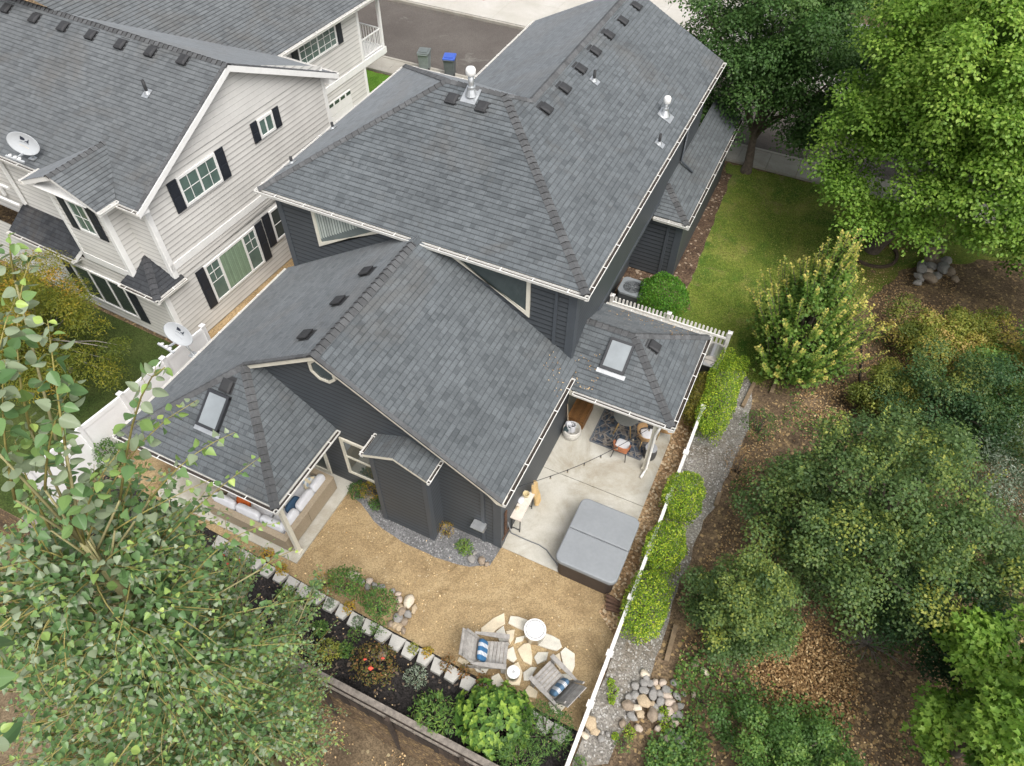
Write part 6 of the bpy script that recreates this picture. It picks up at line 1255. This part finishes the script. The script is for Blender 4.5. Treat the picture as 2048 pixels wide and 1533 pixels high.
for i, (px, py_, r_, mt, lb) in enumerate([(714, 1270, .2, L_GARD, 'tiny feathery green plant between the edging blocks and the reddish rose'), (757, 1256, .22, L_GARD, 'small glossy plant growing over the edging blocks'), (631, 1186, .24, L_GARD, 'small glossy green plant on the edging blocks near the sofa'), (896, 1329, .2, L_RED, 'rusty leaved plant in the gap of the edging blocks near the first chair'), (716, 1243, .13, L_SILV, 'small pale rosette in a gap of the edging blocks'), (660, 1208, .14, L_SILV, 'blue grey rosette in a gap of the edging blocks'), (826, 1299, .14, L_VINE, 'little yellowish plant in a gap of the edging blocks'), (855, 1306, .13, L_ORNG, 'little orange plant in a gap of the edging blocks'), (928, 1345, .16, L_RED, 'little reddish plant in a gap of the edging blocks'), (968, 1362, .18, L_RED, 'dark red plant at the end of the edging blocks beside the hydrangea'), (698, 1215, .16, L_ORNG, 'rust coloured weed between the edging blocks below the rose bushes'), (536, 1108, .17, L_ORNG, 'orange weed between the edging blocks nearest the sofa'), (565, 1140, .16, L_ORNG, 'brown orange weed between the edging blocks below the sofa')]):
    bedplant('bed_plant', px, py_, .1, (r_, r_, r_*.8), mt, lb, 170, .05, 'dia', 20+i, .5)
bedplant('rose_bush', 692, 1163, .5, (.52, .36, .46), L_GARD, 'green rose bush inside the ring of stones, nearer the sofa', 1000, .06, 'dia', 40, .5)
bedplant('rose_bush', 756, 1205, .5, (.50, .38, .46), L_GARD, 'green rose bush inside the ring of stones, nearer the fire pit', 1000, .06, 'dia', 41, .45)
bedplant('bed_plant', 650, 1165, .2, (.3, .22, .25), L_ORNG, 'straggly rust and green plant beside the rose bushes', 240, .06, 'long', 42, .3)
bedplant('rose_bush', 452, 1118, .4, (.42, .36, .4), L_GARD, 'rose bush with red blooms at the upper end of the mulch bed', 600, .06, 'dia', 43, .4)
for i, (px, py_) in enumerate([(446, 1112), (468, 1120), (455, 1128), (478, 1122)]):
    p = at(px, py_, .62); m = MB(); m.blob(p, (.05, .05, .04), i, .3, 2); tag(m.build('rose_bloom', simple('red_petal', (.55, .012, .03), .7, .2, 20), smooth=True), 'red rose bloom on the bush at the upper end of the bed', 'flower', 'rose blooms')
bedplant('bed_plant', 655, 1300, .3, (.32, .28, .3), L_VINE, 'yellowish green plant beside the timber fence cap', 380, .07, 'dia', 44, .5)
bedplant('nandina', 742, 985, .3, (.34, .28, .36), L_ORNG, 'orange and yellow nandina against the fireplace wall', 620, .055, 'long', 45, .4)
bedplant('round_shrub', 716, 985, .2, (.28, .28, .3), L_GARD, 'small dark green shrub at the patio corner by the fireplace wall', 500, .05, 'dia', 46, .25)
bedplant('round_shrub', 752, 1008, .2, (.2, .2, .2), L_GARD, 'low green shrub under the orange nandina', 300, .05, 'dia', 47, .3)
bedplant('nandina', 893, 1060, .2, (.22, .2, .24), L_ORNG, 'small red and yellow nandina in the inner wall corner', 300, .05, 'long', 48, .5)
bedplant('grass_tuft', 929, 1096, .15, (.22, .2, .2), L_GARD, 'green grassy plant on the grey gravel below the wall vent', 320, .09, 'long', 49, .7)
for i, (px, py_, r_) in enumerate([(1222, 1365, .09), (1226, 1384, .14), (1223, 1402, .07), (1258, 1466, .14), (1230, 1473, .08), (1332, 1450, .16), (1326, 1425, .12), (1160, 1525, .14), (1384, 1440, .2), (1400, 1405, .22), (1377, 1478, .18), (1392, 1497, .2), (1316, 1500, .2), (1300, 1520, .2), (1247, 1490, .2)]):
    bedplant('weed', px, py_, .06, (r_, r_, r_*.7), L_LIME if i < 7 else L_GARD, 'small bright weed in the gravel beside the white fence' if i < 3 else 'leafy weed among the river rocks and dry leaves', 130, .045, 'dia', 60+i, .55, 'weeds by the gravel path')
bedplant('round_shrub', 222, 912, .5, (.5, .4, .55), L_GARD, 'dark green shrub at the corner of the white vinyl fence and the patio roof', 1100, .06, 'dia', 80, .35)
bedplant('round_shrub', 1598, 748, .4, (.75, .5, .5), L_GARD, 'low dark shrub under the small maple', 900, .06, 'dia', 81, .35)
bedplant('dry_shrub', 1680, 712, .3, (.65, .5, .45), L_DRY, 'dry reddish brush at the foot of the small maple', 800, .07, 'long', 82, .35)
bedplant('dry_shrub', 1520, 850, .3, (.55, .6, .35), L_GARD, 'sparse weedy growth beside the gravel path bend', 500, .06, 'dia', 83, .35)
bedplant('dry_shrub', 1480, 930, .3, (.45, .7, .35), L_DRY, 'brown weedy growth along the gravel path above the big oak', 500, .06, 'long', 84, .25)
for i, (px, py_, r_) in enumerate([(600, 1215, .3), (690, 1300, .22), (640, 1255, .2), (575, 1190, .26)]): bedplant('bed_plant', px, py_, .2, (r_, r_*.9, r_*.8), L_GARD, 'small leafy green plant in the upper mulch bed by the poplar branches', 300, .06, 'dia', 120+i, .5)
# bare twiggy shrub
tw = thing('bare_shrub', (*at(1735, 1290, 0)[:2], -.05), 'leafless grey twiggy shrub below the big oak', 'shrub', 'garden shrubs and small trees'); m = MB(); b0 = at(1735, 1290, 0)
for i in range(46):
    a = RNG.random()*6.283; L = RNG.uniform(.5, 1.3); e = b0+V((L*math.cos(a)*.8, L*math.sin(a)*.8, L*.55)); mid = b0.lerp(e, .5)+V((0, 0, .08)); m.tube([b0, mid, e], [.012, .008, .003], 4)
    for k in range(2): m.tube([mid, mid+(e-mid)*.8+V((random.uniform(-.2, .2), random.uniform(-.2, .2), .1))], [.006, .002], 3)
m.build('twigs', BRKG, tw)
# --- scattered ground cover on the wild side and lawn grass
def scatter(name, mat, n, region, dens, size, t0, tv, z=(.0, .05), shape='dia', up=1.2, label=None):
    (x0, x1), (y0, y1) = region; x = RNG.uniform(x0, x1, n); y = RNG.uniform(y0, y1, n)
    k = np.array([dens(a, b) for a, b in zip(x, y)]); keep = RNG.random(n) < k; x, y = x[keep], y[keep]; n = len(x)
    zz = np.array([hgt(a, b) for a, b in zip(x, y)])+.02+RNG.uniform(z[0], z[1], n); nr = unit(RNG.normal(size=(n, 3))*.5+np.array([0, 0, up])); ax = unit(np.cross(nr, rdir(n)))
    o = leaves(name, mat, [(np.stack([x, y, zz], 1), ax, nr, size*RNG.uniform(.6, 1.3, n), t0+RNG.normal(size=n)*tv)], None, shape, .15, base=(4, 12, 0)); tag(o, kind='stuff'); return o
def nz(x, y, f, s=0): return noise.noise(V((x*f+s, y*f-s, s*.3)))
wild = lambda x, y: 1. if x > 1.35+.25*nz(x, y, 1.2) and y < 24.5 and not (y > 16.6 and x < 2.2) else 0.
scatter('leaf_litter', L_DRY, 60000, ((.9, 11), (3.3, 26)), lambda x, y: wild(x, y)*min(1, max(.05, .35+1.3*nz(x, y, .45, 3)))*(1 if not (4.2 < x < 6.2 and 15.3 < y < 18) else .25), .062, .5, .28, (0, .03))
scatter('leaf_litter', L_DRY, 26000, ((2.5, 6.2), (6.6, 10.4)), lambda x, y: max(0, 1-((x-4.3)/1.6)**2-((y-8.6)/1.5)**2), .075, .45, .25, (0, .16), up=.5)
scatter('ground_cover', L_GARD, 60000, ((.8, 9), (3.2, 9.5)), lambda x, y: wild(x, y)*min(1, max(0, .45+1.5*nz(x, y, .7, 9)))*min(1, max(0, (8.9-y-.3*abs(x-4.4))/1.6)), .085, .5, .2, (.02, .42))
scatter('ground_cover', L_GARD, 46000, ((1.2, 10), (9.5, 26)), lambda x, y: wild(x, y)*max(0, 1.7*nz(x, y, .6, 5)-.04), .07, .42, .2, (.0, .22))
def on_lawn(x, y):
    e = 1 if (x < 2.3+.19*(y-19)+.3*nz(x, y, 1, 2) and y > 17.6 and y < 30.4 and x > -2.35 and not (x < -1.9 and y < 20.8)) else 0
    return e*(.75+.5*nz(x, y, .5, 7))
scatter('grass', L_GRASS, 60000, ((-2.5, 5.5), (17.6, 30.4)), on_lawn, .075, .5, .22, (0, .01), 'long', up=.25)
scatter('leaf_litter', L_DRY, 9000, ((1.2, 7), (20, 28.5)), lambda x, y: max(0, min(1, (x-1.2-.19*(y-20))/1.5))*(.5+nz(x, y, .8, 6)), .06, .4, .25, (0, .02))
scatter('fallen_leaves', L_DRY, 420, ((-16, -.5), (3.3, 8)), lambda x, y: 1. if y > 3.3 else 0, .055, .9, .15, (.03, .05))
scatter('dry_weeds', L_DRY, 5000, ((-9, -1), (-.5, 3)), lambda x, y: max(0, .3+nz(x, y, .9, 4)), .06, .6, .25, (.05, .1))
m = MB()
for k in range(30): a = 2*math.pi*k/30; m.box((3.76+.95*math.cos(a), 26.7+.95*math.sin(a), .0), (.2, .1, .12), Matrix.Rotation(a+1.57, 3, 'Z'), t=random.random())
tag(m.build('tree_ring', simple('ring_soil', (.10, .07, .05), .95, .3, 9)), 'low brown edging ring round the foot of the large maple', 'edging')
# --- the neighbour's thin yellowish tree
tree('honey_locust', 'thin feathery yellow green tree in front of the beige house', (-20.2, 8.0, -.05), (-20.3, 7.5, 2.5), (3.3, 2.2, 1.9), L_GOLD, 230, .45, 300, .095, 'long', .08, .3, 51, 34, 'street and garden trees', t0=.5, low=-.8, tvar=.2, bark=BRKG, lump=.3, shell=.45, twig=.006)

def roof_litter(name, n, quad, mat, size):
    A, B, C = (np.array(q, float) for q in quad); u, v = RNG.random(n), RNG.random(n)**1.6; nrm = unit(np.cross(B-A, C-A)[None])[0]; nrm = nrm if nrm[2] > 0 else -nrm
    P = A+(B-A)*u[:, None]+(C-A)*v[:, None]+nrm*.03; nr = unit(nrm+RNG.normal(size=(n, 3))*.25); tag(leaves(name, mat, [(P, np.cross(nr, rdir(n)), nr, size*RNG.uniform(.5, 1.3, n), .45+RNG.normal(size=n)*.3)], None, 'dia', .1, base=A), kind='stuff')
roof_litter('roof_litter', 170, ((-1.2, 16.25, 2.76), (-3.6, 16.25, 2.76), (-1.6, 15.3, 3.25)), L_DRY, .05)
roof_litter('roof_litter', 45, ((-3.95, 12.6, 2.75), (-3.2, 12.7, 2.8), (-4.1, 13.6, 3.25)), L_DRY, .045)
roof_litter('roof_litter', 40, ((-4.0, 12.4, 3.12), (-4.0, 11.6, 3.12), (-4.7, 13.1, 3.55)), L_DRY, .04)
# --- the tall poplar beside the drone
pp = thing('poplar_tree', (-6.6, 1.0, LOWZ), 'tall leafy poplar in the lower left foreground, close to the viewer', 'tree', 'street and garden trees')
PBARK = simple('poplar_bark', (.27, .25, .12), .8, .2, 9, bmp=.3); PTWIG = simple('poplar_twig', (.26, .23, .07), .6, .15, 9)
top = np.array(on_ray(165, 1085, 8.0)); foot = np.array([-6.6, 1.0, LOWZ-.1]); mid = np.array([-5.7, 1.0, 5.0])
def axis(z):
    pts = [foot, mid, top]; 
    for a, b in zip(pts[:-1], pts[1:]):
        if z <= b[2] or b is top: f = (z-a[2])/(b[2]-a[2]); return a+(b-a)*f
m = MB(); zs = np.linspace(LOWZ-.1, top[2], 14); m.tube([tuple(axis(z)) for z in zs], [.2*(1-(z-LOWZ)/(top[2]-LOWZ))**.8+.03 for z in zs], 9); m.build('trunk', PBARK, pp, True)
tw_ = MB(); br = MB(); parts = []; near = []
def shoot(a, b, n, size, t_lo, t_hi, start=.05, sag=.0, pet=.6, nearby=False):
    """one leafy poplar shoot: leaves alternate, hanging on stalks"""
    L = np.linalg.norm(b-a); side = unit(np.cross(b-a, [0, 0, 1])[None])[0]; bow = np.array([0, 0, 1])*L*.10+side*L*random.uniform(-.08, .08); P = lambda f: a+(b-a)*f+bow*(4*f*(1-f))
    tw_.tube([tuple(P(f)) for f in np.linspace(0, 1, 6)], [(.011-.008*f)*(size/.1)**.5 for f in np.linspace(0, 1, 6)], 4)
    f = start+(1-start)*(np.arange(n)+.5*RNG.random(n))/n; q = np.array([P(x) for x in f]); d = unit((b-a)[None])[0]
    ph = np.arange(n)*2.4+RNG.random()*6; e1 = side; e2 = np.cross(d, e1); rd = np.cos(ph)[:, None]*e1+np.sin(ph)[:, None]*e2; rd[:, 2] += .15
    s = size*(1.1-.55*np.clip(f-.45, 0, 1)/.55)*RNG.uniform(.75, 1.2, n); st = unit(rd*.9+d*.45)
    for k in range(n):
        if size > .096 and s[k] > .06: tw_.tube([tuple(q[k]), tuple(q[k]+st[k]*s[k]*pet)], [.0025, .0018], 3)
    ax = unit(st*.7+RNG.normal(size=(n, 3))*.3-np.array([0, 0, .45])); nr = unit(rd*.55+np.array([0, 0, .75])+RNG.normal(size=(n, 3))*.45); nr = nr*np.where(RNG.random(n) < (.36 if size > .088 else .18), -1, 1)[:, None]
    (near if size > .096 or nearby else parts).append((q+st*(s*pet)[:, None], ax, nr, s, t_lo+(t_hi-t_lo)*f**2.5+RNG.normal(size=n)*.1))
for i in range(165):
    u = RNG.random()**.85; z = lerp(.2, top[2]-.3, u); a0 = axis(z); az = i*2.39996+RNG.normal()*.25; d = np.array([math.cos(az), math.sin(az)])
    R_ = (.35+3.15*min(1, (top[2]-z)/8.5)**.8)*RNG.uniform(.75, 1.15); R_ *= (1.0 if d[0] < .1 else .72-.15*d[0]); R_ *= (.8 if d[1] < -.3 else 1. if d[1] < .2 else .70)
    e = np.array([a0[0]+d[0]*R_, a0[1]+d[1]*R_, z+R_*RNG.uniform(.35, .8)]); k = a0+(e-a0)*.5+np.array([0, 0, -.12*R_]); br.tube([tuple(a0), tuple(k), tuple(e)], [.034*(1-u)+.012, .02*(1-u)+.008, .006], 5)
    big = .064+.030*u
    shoot(a0+(e-a0)*.45, e+np.array([d[0]*.25, d[1]*.25, .3]), 16, big, .4, .9, .1)
    for j in range(int(9+R_*5)):
        f = RNG.uniform(.22, 1); c = (a0+(k-a0)*2*f if f < .5 else k+(e-k)*(2*f-1)); v = unit((np.array([d[0], d[1], .55])+RNG.normal(size=3)*.85)[None])[0]; L = RNG.uniform(.35, .95); shoot(c, c+v*L, 16, big*RNG.uniform(.85, 1.05), .42, .78, .1)
# leaders reaching up towards the viewer: photo column, row, distance, then leaf size
for (x0, y0, d0, x1, y1, d1, n, s) in [(170, 1090, 7.9, 60, 840, 6.6, 22, .15), (168, 1080, 7.9, 128, 880, 6.2, 22, .155), (172, 1060, 7.8, 240, 900, 6.6, 20, .15), (60, 860, 6.8, 70, 500, 6.6, 26, .15), (130, 890, 6.3, 95, 640, 5.9, 24, .15), (175, 1080, 7.8, 395, 800, 6.6, 26, .14), (240, 1000, 7.2, 330, 735, 5.2, 22, .15), (300, 1000, 7.4, 470, 865, 6.8, 18, .12), (230, 1060, 7.6, 420, 960, 7.0, 18, .12), (330, 1080, 8.2, 520, 915, 7.6, 20, .11), (380, 1160, 8.6, 560, 1045, 8.2, 18, .11), (30, 1000, 7, 10, 720, 6.2, 22, .15), (90, 980, 7, 150, 760, 6.2, 18, .14), (-10, 900, 6.4, 30, 600, 6.2, 24, .15), (420, 1240, 9.4, 650, 1195, 9.8, 22, .085), (450, 1300, 9.8, 640, 1290, 9.6, 18, .1), (-40, 1450, 3.2, 22, 1235, 2.7, 10, .105), (190, 1620, 4.2, 265, 1480, 3.6, 9, .10), (-40, 1600, 3.4, 5, 1470, 3.0, 6, .10), (560, 1570, 11.0, 700, 1470, 10.8, 14, .09), (30, 560, 6.8, 20, 470, 6.6, 8, .13), (100, 1060, 7.6, 30, 880, 6.9, 20, .14), (520, 1140, 8.8, 590, 1100, 8.6, 10, .1)]:
    s = s*.78; n = int(n*1.35); a, b = np.array(on_ray(x0, y0, d0)), np.array(on_ray(x1, y1, d1)); shoot(a, b, n, s, .45, .85, .12, pet=.5, nearby=d0 < 6)
    if d0 > 6: c = axis(min(top[2], a[2]-1.0)); br.tube([tuple(c), tuple((c+a)/2), tuple(a)], [.017, .013, .009], 5)
br.build('branches', PBARK, pp, True); tw_.build('twigs', PTWIG, pp, True)
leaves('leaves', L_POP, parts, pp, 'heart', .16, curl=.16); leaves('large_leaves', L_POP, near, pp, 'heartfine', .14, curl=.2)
